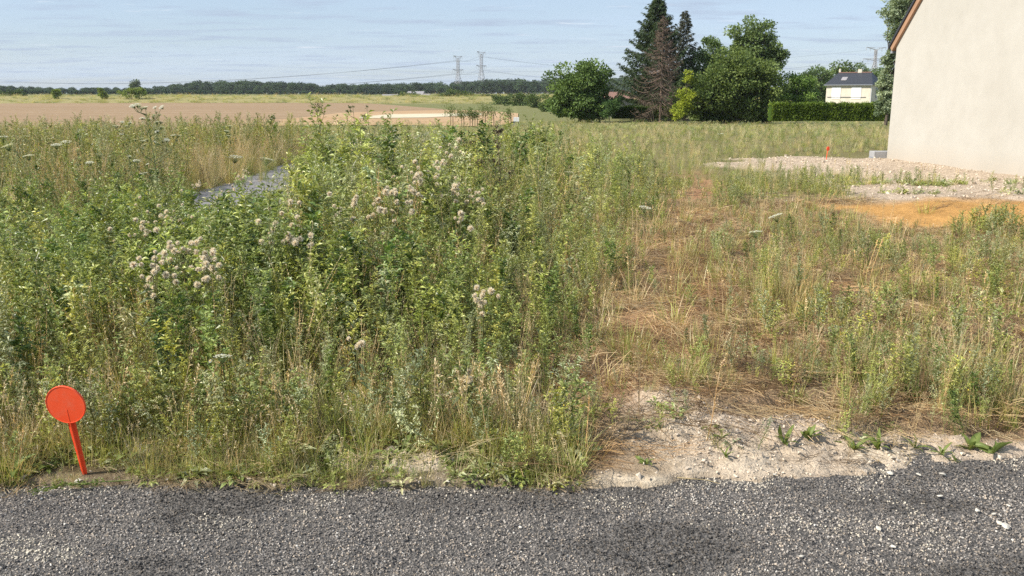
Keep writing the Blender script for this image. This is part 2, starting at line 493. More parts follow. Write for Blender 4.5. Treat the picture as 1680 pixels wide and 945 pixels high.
def marker_mat():
    m, nt, out = new_mat('orange_plastic')
    p = objpos(nt); n = noise(nt, 26, 6, 0.7, p); n2 = noise(nt, 6, 3, 0.5, p)
    sp = N(nt, 'ShaderNodeSeparateXYZ'); nt.links.new(p, sp.inputs[0])
    c = mixc(nt, ramp(nt, n2, [(0.35, (0,)), (0.7, (1,))]), (0.92, 0.085, 0.022), (0.95, 0.125, 0.045))
    foot = mathn(nt, 'MULTIPLY', mathn(nt, 'SUBTRACT', 0.10, sp.outputs['Z']), 6.0, True)
    dirt = mathn(nt, 'MULTIPLY', mathn(nt, 'ADD', mathn(nt, 'MULTIPLY', foot, 0.7), 0.16), ramp(nt, n, [(0.50, (0,)), (0.68, (1,))]), True)
    principled(nt, out, mixc(nt, dirt, c, (0.42, 0.30, 0.20)), 0.5, 0.3, bump(nt, n, 0.08, 0.004))
    return m
M['orange'] = marker_mat()
M['chalk'] = plain('chalk', (0.56, 0.52, 0.44), 0.95, 0.1, 3, 0.5)

# ------------------------------------------------------------------ the ground, one sheet to the horizon
def axis(segs):
    out = []
    for a, b, st in segs: out += list(np.arange(a, b, st))
    return out
def geo(a, b, r, s0):
    out = []; s = s0
    while a < b: a += s; s *= r; out.append(a)
    return out
xs = [-v for v in reversed(geo(7.0, 1250, 1.16, 0.16))] + axis([(-7, -2.6, 0.12), (-2.6, 3.4, 0.022), (3.4, 11, 0.075)]) + geo(11, 1250, 1.16, 0.12)
ys = [-v for v in reversed(geo(0, 60, 1.5, 1.0))] + axis([(0, 3.1, 0.4), (3.1, 5.2, 0.018), (5.2, 8, 0.06), (8, 22, 0.075)]) + geo(22, 240, 1.05, 0.12) + axis([(250, 312, 4)]) + geo(312, 1400, 1.25, 8)
xs, ys = np.array(xs), np.array(ys)
XX, YY = np.meshgrid(xs, ys)
ZZ = zt(XX, YY)

def ground_col(x, y):
    n = fbm(x * 0.8 + 3, y * 0.8, 4); n2 = fbm(x * 5, y * 5 + 3, 3)
    humus = np.array([0.13, 0.10, 0.055]); thatch = np.array([0.29, 0.205, 0.125]); meadow = np.array([0.19, 0.17, 0.075])
    soil = np.array([0.49, 0.40, 0.305]); soil2 = np.array([0.58, 0.495, 0.375]); sand = np.array([0.50, 0.28, 0.095])
    hsoil = np.array([0.45, 0.365, 0.275])
    def mix(a, b, f): return a + (b - a) * f[..., None]
    c = np.broadcast_to(humus, x.shape + (3,))
    inR = sstep(-0.25, 0.25, x - right_bound(y))
    c = mix(c, np.broadcast_to(thatch, c.shape) * (0.75 + 0.5 * n2)[..., None], inR)
    c = mix(c, np.broadcast_to(meadow, c.shape), np.maximum(sstep(11, 16, y) * inR, sstep(14, 22, y)))
    c = mix(c, np.broadcast_to(np.array([0.17, 0.175, 0.07]), c.shape), sstep(40, 90, y))
    tk = np.exp(-((x - (right_bound(y) + 0.62 + 0.10 * np.sin(y))) / 0.34) ** 2) * sstep(3.9, 4.6, y) * sstep(19, 15, y)
    c = mix(c, np.broadcast_to(np.array([0.36, 0.20, 0.11]), c.shape) * (0.75 + 0.5 * n2)[..., None], tk * 0.9)
    b = bare_mask(x, y)
    c = mix(c, np.broadcast_to(soil, c.shape) + (soil2 - soil) * sstep(0.42, 0.6, n)[..., None], b)
    hs = house_soil(x, y)
    c = mix(c, np.broadcast_to(hsoil, c.shape) * (0.9 + 0.25 * n2)[..., None], hs)
    c = mix(c, np.broadcast_to(sand, c.shape) * (0.85 + 0.3 * n2)[..., None], orange_sand(x, y))
    c = mix(c, np.broadcast_to(np.array([0.30, 0.27, 0.12]), c.shape), sstep(255, 275, y) * sstep(420, 330, y))
    return c
ny, nx = XX.shape
ii = (np.arange(ny - 1)[:, None] * nx + np.arange(nx - 1)[None]).ravel()
quads = np.stack([ii, ii + 1, ii + nx + 1, ii + nx], 1)
gm = mk_mesh('ground', np.stack([XX, YY, ZZ], -1), quads, M['ground'], ground_col(XX, YY), True)
tag(link('ground', gm), 'bare chalky earth and dry ground of the building plot', None, None, 'structure')

# gravel road in front
rx_ = np.linspace(-40, 40, 9); ry_ = np.array([-14, -6, 0, 2, 3, 4.2])
RX, RY = np.meshgrid(rx_, ry_)
i2 = (np.arange(5)[:, None] * 9 + np.arange(8)[None]).ravel()
tag(link('road', mk_mesh('road', np.stack([RX, RY, RX * 0 - 0.012], -1), np.stack([i2, i2 + 1, i2 + 10, i2 + 9], 1), M['road'])),
    'dark grey chip-sealed road surface along the plot', None, None, 'structure')

def sheet(name, label, pts_rows, mat, lift):
    """a strip of ground given as rows of (x, y) points of equal length"""
    V = []; n = len(pts_rows[0])
    for row in pts_rows:
        for x, y in row: V.append((x, y, float(zt(x, y)) + lift))
    Q = [[r * n + c, r * n + c + 1, (r + 1) * n + c + 1, (r + 1) * n + c] for r in range(len(pts_rows) - 1) for c in range(n - 1)]
    return tag(link(name, mk_mesh(name, V, np.array(Q), mat)), label, None, None, 'structure')
rng = np.random.default_rng(3)
rows = []
for y in np.arange(7.0, 60, 0.25):
    w = 0.14 * (vnoise(y * 1.7, 1.0) - 0.5); w2 = 0.14 * (vnoise(y * 1.5, 9.0) - 0.5)
    sh = 0.0
    rows.append([(-5.15 + sh + float(w) + t * (1.75 + float(w2)), y) for t in np.linspace(0, 1, 12)])
sheet('path', 'pale grey asphalt lane running away between the weeds', rows, M['path'], 0.03)

def px_strip(name, label, top, bot, mat, lift, n=30, m=10):
    """top/bot: lists of (px, py); a sheet on the far ground between the two lines"""
    tx = np.linspace(top[0][0], top[-1][0], n); ty = np.interp(tx, [p[0] for p in top], [p[1] for p in top])
    bx = np.linspace(bot[0][0], bot[-1][0], n); by = np.interp(bx, [p[0] for p in bot], [p[1] for p in bot])
    T = [gpt(a, b) for a, b in zip(tx, ty)]; B = [gpt(a, b) for a, b in zip(bx, by)]
    rows = [[(b.x + (t.x - b.x) * f, b.y + (t.y - b.y) * f) for t, b in zip(T, B)] for f in np.linspace(0, 1, m)]
    return sheet(name, label, rows, mat, lift)
px_strip('field', 'bare brown harvested field on the left', [(-260, 171), (0, 170), (300, 169), (590, 169), (660, 174), (745, 181)],
         [(-260, 216), (0, 215), (300, 214), (560, 198), (660, 190), (740, 186)], M['stubble'], 0.07)
px_strip('dry_strip', 'dry orange-tan grass strip beyond the meadow', [(380, 201), (470, 197), (560, 186), (660, 183), (745, 181), (800, 183), (850, 187)],
         [(380, 209), (470, 208), (560, 207), (660, 207), (760, 209), (830, 207), (850, 196)], M['drystrip'], 0.10)
px_strip('pale_strip', 'narrow cream strip of cut straw across the dry field', [(590, 193), (640, 189), (700, 188.0), (790, 187)],
         [(590, 196), (640, 195.2), (700, 194.5), (790, 190)], M['cream'], 0.14)

# ------------------------------------------------------------------ the new house on the right
HC = Vector((8.83, 21.0, 0.0))
HU = Vector((0.07, -1.0, 0)).normalized()       # along the gable wall, towards the camera
HN = Vector((1.0, 0.07, 0)).normalized()        # into the house
GW, EAVE, SL = 8.2, 2.66, math.tan(R(44))
APEX = EAVE + SL * GW / 2
def hp(u, n, z): return tuple(HC + HU * u + HN * n + Vector((0, 0, z)))
house = thing('house', 'new cream rendered house with bare gable wall on the right', 'house', tuple(HC))
def part(name, V, Fc, mat, parent, smooth=False):
    o = link(name, mk_mesh(name, V, Fc, mat, None, smooth), parent)
    o.matrix_parent_inverse = Matrix.Translation(parent.location).inverted() if parent.parent is None else (parent.matrix_parent_inverse @ Matrix.Identity(4)).copy() if False else Matrix.Translation(root_loc(parent)).inverted()
    return o
def root_loc(o):
    while o.parent is not None: o = o.parent
    return o.location.copy()
DEP = 11.0
zb = 0.02
prof = [(0, zb), (GW, zb), (GW, EAVE), (GW / 2, APEX), (0, EAVE)]
V = [hp(u, 0, z) for u, z in prof] + [hp(u, DEP, z) for u, z in prof]
Fw = [[0, 1, 2, 3, 4], [9, 8, 7, 6, 5], [0, 4, 9, 5], [1, 6, 7, 2], [0, 5, 6, 1]]
me = bpy.data.meshes.new('wall'); me.from_pydata(V, [], Fw); me.materials.append(M['wall'])
wo = link('wall', me, house); wo.matrix_parent_inverse = Matrix.Translation(HC).inverted()
def hbox(name, parent, u0, u1, n0, n1, z0, z1, mat):
    V = [hp(u, n, z) for u in (u0, u1) for n in (n0, n1) for z in (z0, z1)]
    Q = [[0, 1, 3, 2], [4, 6, 7, 5], [0, 4, 5, 1], [2, 3, 7, 6], [0, 2, 6, 4], [1, 5, 7, 3]]
    o = link(name, mk_mesh(name, V, np.array(Q), mat), parent)
    o.matrix_parent_inverse = Matrix.Translation(root_loc(parent)).inverted()
    return o
hbox('plinth', house, 0.03, GW - 0.03, 0.03, DEP - 0.03, -0.5, zb - 0.015, M['grey'])
def slope_slab(name, parent, side, off0, off1, n0, n1, u_over, mat, u_start=0.0):
    """a slab lying along one roof slope; off = distance above the wall-top line"""
    cs, sn = math.cos(R(44)), math.sin(R(44))
    L = (GW / 2) / cs
    pts = []
    for s in (-u_over, L + 0.0):
        for o_ in (off0, off1):
            u = s * cs - o_ * sn; z = EAVE + s * sn + o_ * cs
            if side: u = GW - u
            pts.append((u, z))
    V = [hp(u, n, z) for (u, z) in pts for n in (n0, n1)]
    Q = [[0, 1, 3, 2], [4, 6, 7, 5], [0, 4, 5, 1], [2, 3, 7, 6], [0, 2, 6, 4], [1, 5, 7, 3]]
    o = link(name, mk_mesh(name, V, np.array(Q), mat), parent)
    o.matrix_parent_inverse = Matrix.Translation(root_loc(parent)).inverted()
    return o
roof = slope_slab('roof', house, 0, 0.105, 0.16, -0.09, DEP + 0.1, 0.20, M['slate'])
slope_slab('roof', house, 1, 0.105, 0.16, -0.09, DEP + 0.1, 0.20, M['slate'])
for side in (0, 1):
    slope_slab('verge_board', house, side, -0.015, 0.10, -0.06, 0.045 - 0.05, 0.16, M['verge'])
    slope_slab('soffit', house, side, 0.0, 0.098, 0.004, DEP, 0.16, M['verge'])
# slates on the visible edge of the far slope
cs_, sn_ = math.cos(R(44)), math.sin(R(44))
hbox('gutter', house, -0.24, -0.15, -0.02, DEP, EAVE - 0.17, EAVE - 0.09, M['grey'])
st = thing('concrete_block', 'low grey concrete block at the foot of the gable wall corner', 'block', tuple(HC + HU * -0.32))
V = [hp(u, n, z) for u in (-0.28, -0.02) for n in (-0.30, 0.9) for z in (-0.2, 0.25)]
bm = bmesh.new(); vs = [bm.verts.new(v) for v in V]
for q in [[0, 1, 3, 2], [4, 6, 7, 5], [0, 4, 5, 1], [2, 3, 7, 6], [0, 2, 6, 4], [1, 5, 7, 3]]: bm.faces.new([vs[i] for i in q])
bmesh.ops.bevel(bm, geom=bm.edges[:], offset=0.008, segments=1, affect='EDGES')
me = bpy.data.meshes.new('block_body'); bm.to_mesh(me); bm.free(); me.materials.append(M['concrete'])
bo = link('block_body', me, st); bo.matrix_parent_inverse = Matrix.Translation(st.location).inverted()
hbox('mortar_joint', st, -0.275, -0.024, -0.304, -0.2995, 0.10, 0.115, M['grey'])

# ------------------------------------------------------------------ houses far behind
def house_mesh_parts(root, w, dpt, wall_h, ridge_h, hip, wall_mat_, roof_mat, over=0.3):
    V = [(-w/2, -dpt/2, -2), (w/2, -dpt/2, -2), (w/2, dpt/2, -2), (-w/2, dpt/2, -2), (-w/2, -dpt/2, wall_h), (w/2, -dpt/2, wall_h), (w/2, dpt/2, wall_h), (-w/2, dpt/2, wall_h)]
    Q = np.array([[0, 1, 5, 4], [1, 2, 6, 5], [2, 3, 7, 6], [3, 0, 4, 7], [4, 5, 6, 7]])
    link('wall', mk_mesh('wall', V, Q, wall_mat_), root)
    a, b = w/2 + over, dpt/2 + over
    z0 = wall_h + 0.01
    V = [(-a, -b, z0), (a, -b, z0), (a, b, z0), (-a, b, z0), (-a + hip, 0, ridge_h), (a - hip, 0, ridge_h)]
    me = bpy.data.meshes.new('roof')
    me.from_pydata(V, [], [[0, 1, 5, 4], [2, 3, 4, 5], [1, 2, 5], [3, 0, 4], [3, 2, 1, 0]])
    me.materials.append(roof_mat)
    return link('roof', me, root)
def lbox(name, parent, c, s, mat):
    g = G(); g.box(c, s, (1, 1, 1)); return link(name, g.mesh(name, mat), parent)
b0 = at(1398, 168, 135)
wh = thing('white_house', 'white house with dark slate roof behind the clipped hedge', 'house', (b0.x + 0.1, 135, b0.z - 0.2), R(-38))
k = 135 / F
rf = house_mesh_parts(wh, 6.4, 5.2, 2.75, 4.55, 1.1, M['white_wall'], M['slate'])
lbox('ridge_tile', rf, (0, 0, 4.57), (4.7, 0.22, 0.12), M['brick'])
ch = lbox('chimney', rf, (0.7, 0.1, 4.75), (0.55, 0.45, 0.5), M['white_wall'])
lbox('chimney', rf, (-2.3, 0.2, 4.75), (0.25, 0.3, 0.7), M['white_wall'])
# roof window on the front slope
ang = math.atan2(4.55 - 2.75, 2.9)
g = G(); rot = np.array(Matrix.Rotation(ang, 3, 'X')); g.box((-1.0, -1.55, 3.63), (0.8, 0.9, 0.08), (1, 1, 1), rot)
link('roof_window', g.mesh('roof_window', M['greyroof']), rf)
for x_, z_, w_, h_ in ((-1.7, 1.6, 1.3, 1.7), (1.2, 1.6, 1.4, 1.7)):
    f = lbox('shutter', wh, (x_, -2.63, z_), (w_, 0.06, h_), M['white'])
lbox('gutter', wh, (0, -2.95, 2.72), (7.0, 0.1, 0.1), M['grey'])
lbox('downpipe', wh, (3.24, -2.5, 1.2), (0.1, 0.1, 3.0), M['white'])
f = lbox('window', wh, (3.23, 0.3, 1.6), (0.05, 0.9, 1.4), M['grey'])
lbox('balcony_rail', wh, (-0.2, -2.68, 1.0), (5.6, 0.05, 0.07), M['greyroof'])

b0 = at(1014, 168, 118)
rh = thing('roofed_house', 'low house with red ridge and pale gable among the garden trees', 'house', (b0.x, 118, b0.z), R(8))
house_mesh_parts(rh, 3.2, 4, 0.5, 1.35, 0.1, M['greyroof'], M['brick'])
lbox('chimney', rh, (0.5, 0, 1.35), (0.6, 0.4, 0.4), M['brick'])
for i, (px, py, w, lab) in enumerate(((683, 158, 8, 'far farm roof half hidden by the rounded bush'), (690, 159, 9, 'small grey farm shed roof just below the far farm roof'), (648, 160, 11, 'low pale barn roof left of the rounded bush'))):
    d = 420 - 12 * i
    b = at(px, py, d)
    fh = thing('farmhouse', lab, 'farm building', (b.x, d, b.z - 2.0), R(-15 + 10 * i))
    house_mesh_parts(fh, w, 7, 2.2, 4.3 if i == 0 else 3.4, 0.3, M['white_wall'], M['greyroof'])

# ------------------------------------------------------------------ pylons and cables
def bars(g, segs, t, col):
    for a, b in segs:
        g.tube(np.array([a, b], float), t, t, col, 4)
def pylon(px, py_top, py_base, d, label, rz, spread=1.0, tcl=1.0):
    base = at(px, py_base, d); top = at(px, py_top, d)
    H = top.z - base.z
    t = thing('power_pylon', label, 'pylon', tuple(base), rz, 'high-voltage pylons')
    c = (1, 1, 1); th = d * 0.00011 * tcl
    def half(z): return H * (0.115 - 0.085 * min(z / (0.55 * H), 1) if z < 0.55 * H else 0.030)
    lv = [0, 0.12, 0.23, 0.33, 0.42, 0.5, 0.57, 0.64, 0.71, 0.78, 0.85, 0.92]
    for sx, sy in ((-1, -1), (1, -1), (1, 1), (-1, 1)):
        g = G(); bars(g, [((sx * half(a * H), sy * half(a * H), a * H), (sx * half(b * H), sy * half(b * H), b * H)) for a, b in zip(lv[:-1], lv[1:])], th * 1.25, c)
        link('leg', g.mesh('leg', M['steel']), t)
    g = G()
    for a, b in zip(lv[:-1], lv[1:]):
        ha, hb = half(a * H), half(b * H)
        cs = [(-1, -1), (1, -1), (1, 1), (-1, 1)]
        for i in range(4):
            p, q = cs[i], cs[(i + 1) % 4]
            bars(g, [((p[0] * ha, p[1] * ha, a * H), (q[0] * hb, q[1] * hb, b * H)), ((q[0] * ha, q[1] * ha, a * H), (p[0] * hb, p[1] * hb, b * H)), ((p[0] * hb, p[1] * hb, b * H), (q[0] * hb, q[1] * hb, b * H))], th * 0.8, c)
    link('bracing', g.mesh('bracing', M['steel']), t)
    tips = []
    for z, L, up in ((0.60, 0.30, 0.05), (0.92, 0.24, 0.07)):
        for s in (-1, 1):
            g = G(); hb = half(z * H)
            tip = (s * L * H * spread, 0, (z + up) * H)
            segs = [((s * hb, sy * hb, z * H), tip) for sy in (-1, 1)] + [((s * hb, sy * hb, (z + 0.05) * H), tip) for sy in (-1, 1)]
            for f in (0.3, 0.6):
                a = np.array([s * hb, hb, z * H]) * (1 - f) + np.array(tip) * f; b = np.array([s * hb, hb, (z + 0.05) * H]) * (1 - f) + np.array(tip) * f
                segs.append((a, b))
            bars(g, segs, th, c)
            arm = link('cross_arm', g.mesh('cross_arm', M['steel']), t)
            for f in (0.55, 0.98):
                p = np.array([s * hb, 0, z * H]) * (1 - f) + np.array(tip) * f
                g = G(); g.tube(np.array([p, p - np.array([0, 0, 0.09 * H])]), th * 1.1, th * 1.1, c, 4)
                link('insulator', g.mesh('insulator', M['steel']), arm)
                tips.append(Vector(p - np.array([0, 0, 0.09 * H])))
    mw = Matrix.Translation(base) @ Matrix.Rotation(rz, 4, 'Z')
    return [mw @ p for p in tips]
tA = pylon(752, 91, 156, 780, 'steel lattice pylon rising before the woods, the lower and nearer of the pair', R(66), 1.0, 1.35)
tB = pylon(790, 84, 150, 900, 'steel lattice pylon of the pair that stands taller and farther right', R(66), 1.0, 1.35)
tC = pylon(1433, 77, 132, 560, 'wide-armed steel pylon above the white house roof', R(8), 1.35, 1.9)
def cable(a, b, sag, r, label, grp):
    pts = []
    for f in np.linspace(0, 1, 24):
        p = a.lerp(b, f); pts.append((p.x, p.y, p.z - 4 * sag * f * (1 - f)))
    g = G(); g.tube(np.array(pts), r, r, (1, 1, 1), 4)
    o = link('power_cable', g.mesh('power_cable', M['cable']))
    tag(o, label, 'cable', grp)
import itertools
for i in range(0, 8, 2):
    a, b = tA[i], tB[i]
    cable(a, b, 2.0, 0.06, ('upper' if i >= 4 else 'lower') + ' cable strung between the two middle pylons, ' + ('near' if i % 4 else 'far') + ' side', 'cables between the two middle pylons')
    lo = i < 4
    e = Vector((-560 - 15 * (i % 4), 1000, 6 if lo else 14))
    cable(a, e, 9, 0.085, ('upper' if i >= 4 else 'lower') + ' long cable sagging from the nearer middle pylon to the far left woods, ' + ('outer' if i % 4 else 'inner') + ' one', 'cables running to the left horizon')
    e2 = Vector((330 + 10 * i, 1120, 22 if lo else 34))
    cable(b, e2, 12, 0.05, ('upper' if i >= 4 else 'lower') + ' faint cable from the farther middle pylon towards the dark spruce, ' + ('outer' if i % 4 else 'inner') + ' one', 'cables running to the right behind the trees')
for i in (1, 3, 5):
    e = tC[i] + Vector((-330, 150, -8))
    cable(tC[i], e, 6, 0.035, {1: 'lowest', 3: 'middle', 5: 'highest'}[i] + ' faint cable running left from the wide-armed pylon above the trees', 'cables of the wide-armed pylon')

# ------------------------------------------------------------------ trees
def lerp_col(a, b, f): return np.asarray(a)[None] * (1 - f[:, None]) + np.asarray(b)[None] * f[:, None]
def broadleaf(name, label, d, base_px, ells, ca, cb, n, leaf=0.24, seed=0, group=None, cat='tree', depth=0.8, clusters=90, trunk_r=0.16, fill=0.25, trunk=True, flat=0.3, gap=0.0):
    rng = np.random.default_rng(seed)
    k = d / F
    base = at(base_px[0], base_px[1], d)
    base.z = max(min(base.z, float(zt(base.x, d)) + 0.05), float(zt(base.x, d)) - 0.3)
    t = thing(name, label, cat, tuple(base), 0, group)
    cen = [np.array(at(px, py, d)) - np.array(base) for px, py, rx, ry in ells]
    rad = [np.array([rx * k, min(rx, ry * 1.3) * k * depth, ry * k]) for px, py, rx, ry in ells]
    vol = np.array([r[0] * r[2] for r in rad]); pr = vol / vol.sum()
    g = G(); tw = G()
    barkc = np.array([0.11, 0.09, 0.07])
    H = max(c[2] + r[2] for c, r in zip(cen, rad))
    if trunk:
        p0 = np.array([0, 0, -0.3]); tops = []
        main = np.array([p0, [0.02 * H, 0, 0.2 * H], [-0.01 * H, 0.02 * H, 0.45 * H], [0.01 * H, 0, 0.72 * H]])
        tw.tube(main, trunk_r, trunk_r * 0.25, barkc, 7)
    for j in range(clusters):
        e = rng.choice(len(ells), p=pr)
        u = nrm(rng.normal(0, 1, 3)); rr = rng.uniform(0.55, 1.02) if rng.random() > fill else rng.uniform(0.1, 0.6)
        wob = 0.85 + 0.3 * rng.random()
        c = cen[e] + u * rad[e] * rr * wob
        if c[2] < 0.1 * leaf: c[2] = 0.2 * rng.random() * H * 0.2 + 0.1
        cr = rng.uniform(0.45, 1.0) * 0.30 * min(rad[e][0], rad[e][2] * 1.2) + leaf * 0.8
        m = max(8, int(n / clusters * rng.uniform(0.5, 1.5)))
        q = nrm(rng.normal(0, 1, (m, 3))) * (rng.random((m, 1)) ** 0.45) * cr * np.array([1.15, 1.15, 0.75])
        P = c + q
        P[:, 2] = np.maximum(P[:, 2], 0.03 + 0.1 * rng.random(m))
        D = nrm(q) * 0.6 + u * 0.5 + rng.normal(0, 0.55, (m, 3)) - np.array([0, 0, 0.15])
        f = np.clip(rng.normal(rng.uniform(0.05, 0.95), 0.2, m), 0, 1)
        g.cards(P, D, leaf * rng.uniform(0.7, 1.35, m), leaf * rng.uniform(0.5, 0.85, m), lerp_col(ca, cb, f) * 2.2, rng, flat)
        if trunk and j % 3 == 0:
            s = np.array([0, 0, H * rng.uniform(0.2, 0.6)])
            mid = s * 0.45 + c * 0.55 + rng.normal(0, 0.04 * H, 3) * 0.6 + np.array([0, 0, -0.02 * H])
            tw.tube(np.array([s, mid, c]), trunk_r * 0.33, trunk_r * 0.07, barkc, 4)
    if trunk: link('trunk', tw.mesh('trunk', M['bark']), t)
    link('crown', g.mesh('crown', M['tree']), t)
    return t

def conifer(name, label, d, px, py_top, py_base, half_px, seed, dead=False, dens=1.0, lo=0.06, ca=(0.024, 0.040, 0.018), cb=(0.052, 0.075, 0.032), power=0.85, upturn=0.0):
    rng = np.random.default_rng(seed); k = d / F
    base = at(px, py_base, d); H = at(px, py_top, d).z - base.z; Wd = half_px * k
    t = thing(name, label, 'tree', tuple(base), 0)
    tw = G(); g = G()
    tc = np.array([0.17, 0.125, 0.095]) if dead else np.array([0.09, 0.07, 0.055])
    tw.tube(np.array([[0, 0, -0.4], [0.03, 0, 0.35 * H], [-0.02, 0.02, 0.7 * H], [0, 0, H * 0.985]]), 0.17 if not dead else 0.14, 0.015, tc, 7)
    nb = int(H * (11 if dead else 14) * dens)
    for i in range(nb):
        f = lo + (1 - lo) * ((i + rng.random()) / nb)
        L = Wd * ((1 - f) ** power * 1.02 + 0.03) * rng.uniform(0.62, 1.12)
        az = i * 2.39996 + rng.normal(0, 0.35)
        h = np.array([math.cos(az), math.sin(az), 0])
        z0 = f * H
        ts = np.linspace(0, 1, 6)
        sag = (0.10 + 0.30 * (1 - f)) * L
        rise = (0.25 * f + upturn) * L
        pts = np.array([h * L * s + np.array([0, 0, z0 + rise * s - sag * math.sin(s * 2.2) + 0.12 * L * s ** 3]) for s in ts])
        tw.tube(pts, 0.045 if dead else 0.03, 0.012 if dead else 0.006, tc, 3)
        side = np.array([-h[1], h[0], 0])
        if dead:
            for s in np.arange(0.15, 1.0, 0.055):
                p = np.array([np.interp(s, ts, pts[:, a]) for a in range(3)])
                for sg in (-1, 1):
                    if rng.random() < 0.25: continue
                    l = L * 0.30 * (1.1 - s) * rng.uniform(0.5, 1.3) + 0.1
                    tip = p + (side * sg + h * rng.uniform(0.3, 0.9)) * l + np.array([0, 0, -l * rng.uniform(0.3, 1.0)])
                    tw.tube(np.array([p, (p + tip) / 2 + np.array([0, 0, 0.02]), tip]), 0.015, 0.007, np.array([0.175, 0.128, 0.10]) * rng.uniform(0.6, 1.2), 3)
            m = int(26 * L / Wd + 4)
            s = rng.uniform(0.2, 1.0, m)
            P = np.stack([np.interp(s, ts, pts[:, a]) for a in range(3)], 1) + rng.normal(0, 0.16, (m, 3))
            D = np.stack([rng.normal(0, 0.5, m), rng.normal(0, 0.5, m), -np.ones(m)], 1)
            g.cards(P, D, rng.uniform(0.10, 0.26, m), rng.uniform(0.018, 0.05, m), lerp_col((0.10, 0.075, 0.055), (0.20, 0.155, 0.12), rng.random(m)), rng, 0.0)
        else:
            m = int((115 * L / Wd + 20) * min(1.4, dens + 0.2))
            s = rng.uniform(0.12, 1.0, m) ** 0.8
            off = rng.normal(0, 1, m) * 0.20 * L * (1.05 - s) + rng.normal(0, 0.05, m)
            P = np.stack([np.interp(s, ts, pts[:, a]) for a in range(3)], 1) + side[None] * off[:, None] + rng.normal(0, 0.05, (m, 3))
            D = h[None] * rng.uniform(0.3, 1.1, m)[:, None] + side[None] * np.sign(off)[:, None] * rng.uniform(0.1, 0.8, m)[:, None] - np.array([0, 0, 1.0])[None] * rng.uniform(0.1, 0.9, m)[:, None]
            g.cards(P, D, rng.uniform(0.22, 0.5, m), rng.uniform(0.07, 0.14, m), lerp_col(ca, cb, rng.random(m)) * 1.5, rng, 0.2)
    link('trunk', tw.mesh('trunk', M['bark']), t)
    link('crown', g.mesh('crown', M['tree']), t)
    return t

DK, MD = (0.030, 0.048, 0.014), (0.075, 0.105, 0.030)
conifer('spruce_tree', 'tallest dark green spruce standing behind the dead brown conifer', 104, 1073, -2, 190, 84, 11, dens=1.75, lo=0.10, power=0.8)
conifer('dead_conifer', 'dead brown conifer with bare drooping branches and pale trunk', 92, 1083, 26, 195, 66, 12, dead=True, dens=0.85, lo=0.12, power=0.8)
conifer('thin_conifer', 'thin see-through conifer between the dead conifer and the broad trees', 108, 1117, 18, 190, 50, 13, dens=0.7, lo=0.25, ca=(0.035, 0.045, 0.028), cb=(0.075, 0.075, 0.055), upturn=0.1)
broadleaf('walnut_tree', 'rounded dark green broadleaf tree left of the spruces', 96, (950, 197), [(950, 140, 42, 38), (975, 128, 30, 24), (925, 158, 34, 34), (985, 165, 26, 28), (945, 175, 48, 20), (948, 187, 46, 11)], (0.032, 0.056, 0.016), (0.085, 0.125, 0.034), 22000, 0.27, 21, clusters=160, fill=0.3)
broadleaf('broad_tree', 'wide olive green tree with low dark skirt right of the lime shrub', 90, (1205, 198), [(1205, 128, 58, 40), (1170, 150, 48, 44), (1240, 150, 44, 46), (1205, 172, 70, 24), (1265, 170, 22, 26), (1150, 172, 28, 26), (1205, 186, 74, 12), (1165, 186, 40, 12)], (0.034, 0.054, 0.014), (0.094, 0.120, 0.034), 34000, 0.27, 22, clusters=300, fill=0.2)
broadleaf('tall_tree', 'tall light green tree rising behind the wide olive tree', 112, (1245, 190), [(1240, 62, 36, 32), (1262, 88, 30, 28), (1225, 88, 28, 26), (1245, 110, 40, 30), (1215, 70, 18, 16)], (0.045, 0.070, 0.022), (0.115, 0.150, 0.055), 18000, 0.29, 23, clusters=130, fill=0.2)
broadleaf('airy_tree', 'loose feathery tree between the thin conifer and the tall tree', 106, (1162, 190), [(1170, 90, 26, 32), (1150, 115, 26, 30), (1140, 140, 24, 30), (1168, 66, 18, 12), (1185, 110, 24, 30)], (0.040, 0.066, 0.020), (0.095, 0.130, 0.046), 13000, 0.20, 24, clusters=110, fill=0.2)
broadleaf('lime_shrub', 'bright yellow-green shrub at the foot of the wide olive tree', 88, (1122, 196), [(1130, 128, 7, 13), (1124, 150, 10, 12), (1131, 158, 10, 10), (1116, 180, 14, 12), (1126, 172, 12, 12), (1112, 190, 9, 8)], (0.085, 0.11, 0.012), (0.20, 0.225, 0.028), 4500, 0.17, 25, cat='shrub', clusters=70, trunk_r=0.07)
broadleaf('round_tree', 'rounded fresh green tree above the right end of the hedge', 112, (1305, 192), [(1306, 142, 28, 26), (1318, 158, 20, 22), (1288, 160, 18, 24)], (0.040, 0.075, 0.016), (0.100, 0.150, 0.034), 10000, 0.22, 26, clusters=80)
broadleaf('garden_bush', 'dark rounded bush at the left end of the low hedge', 94, (999, 195), [(999, 179, 15, 13), (1010, 172, 9, 9)], (0.025, 0.05, 0.016), (0.06, 0.10, 0.03), 3500, 0.13, 27, cat='shrub', clusters=40, trunk_r=0.05)
broadleaf('silver_tree', 'silvery leaved tree growing behind the gable wall corner', 62, (1452, 200), [(1450, 170, 14, 26), (1453, 135, 13, 22), (1458, 108, 10, 12), (1478, 44, 24, 30), (1490, 8, 36, 30), (1449, 95, 8, 6), (1470, 80, 14, 14)], (0.06, 0.085, 0.045), (0.19, 0.22, 0.14), 14000, 0.15, 28, clusters=130, trunk_r=0.14)
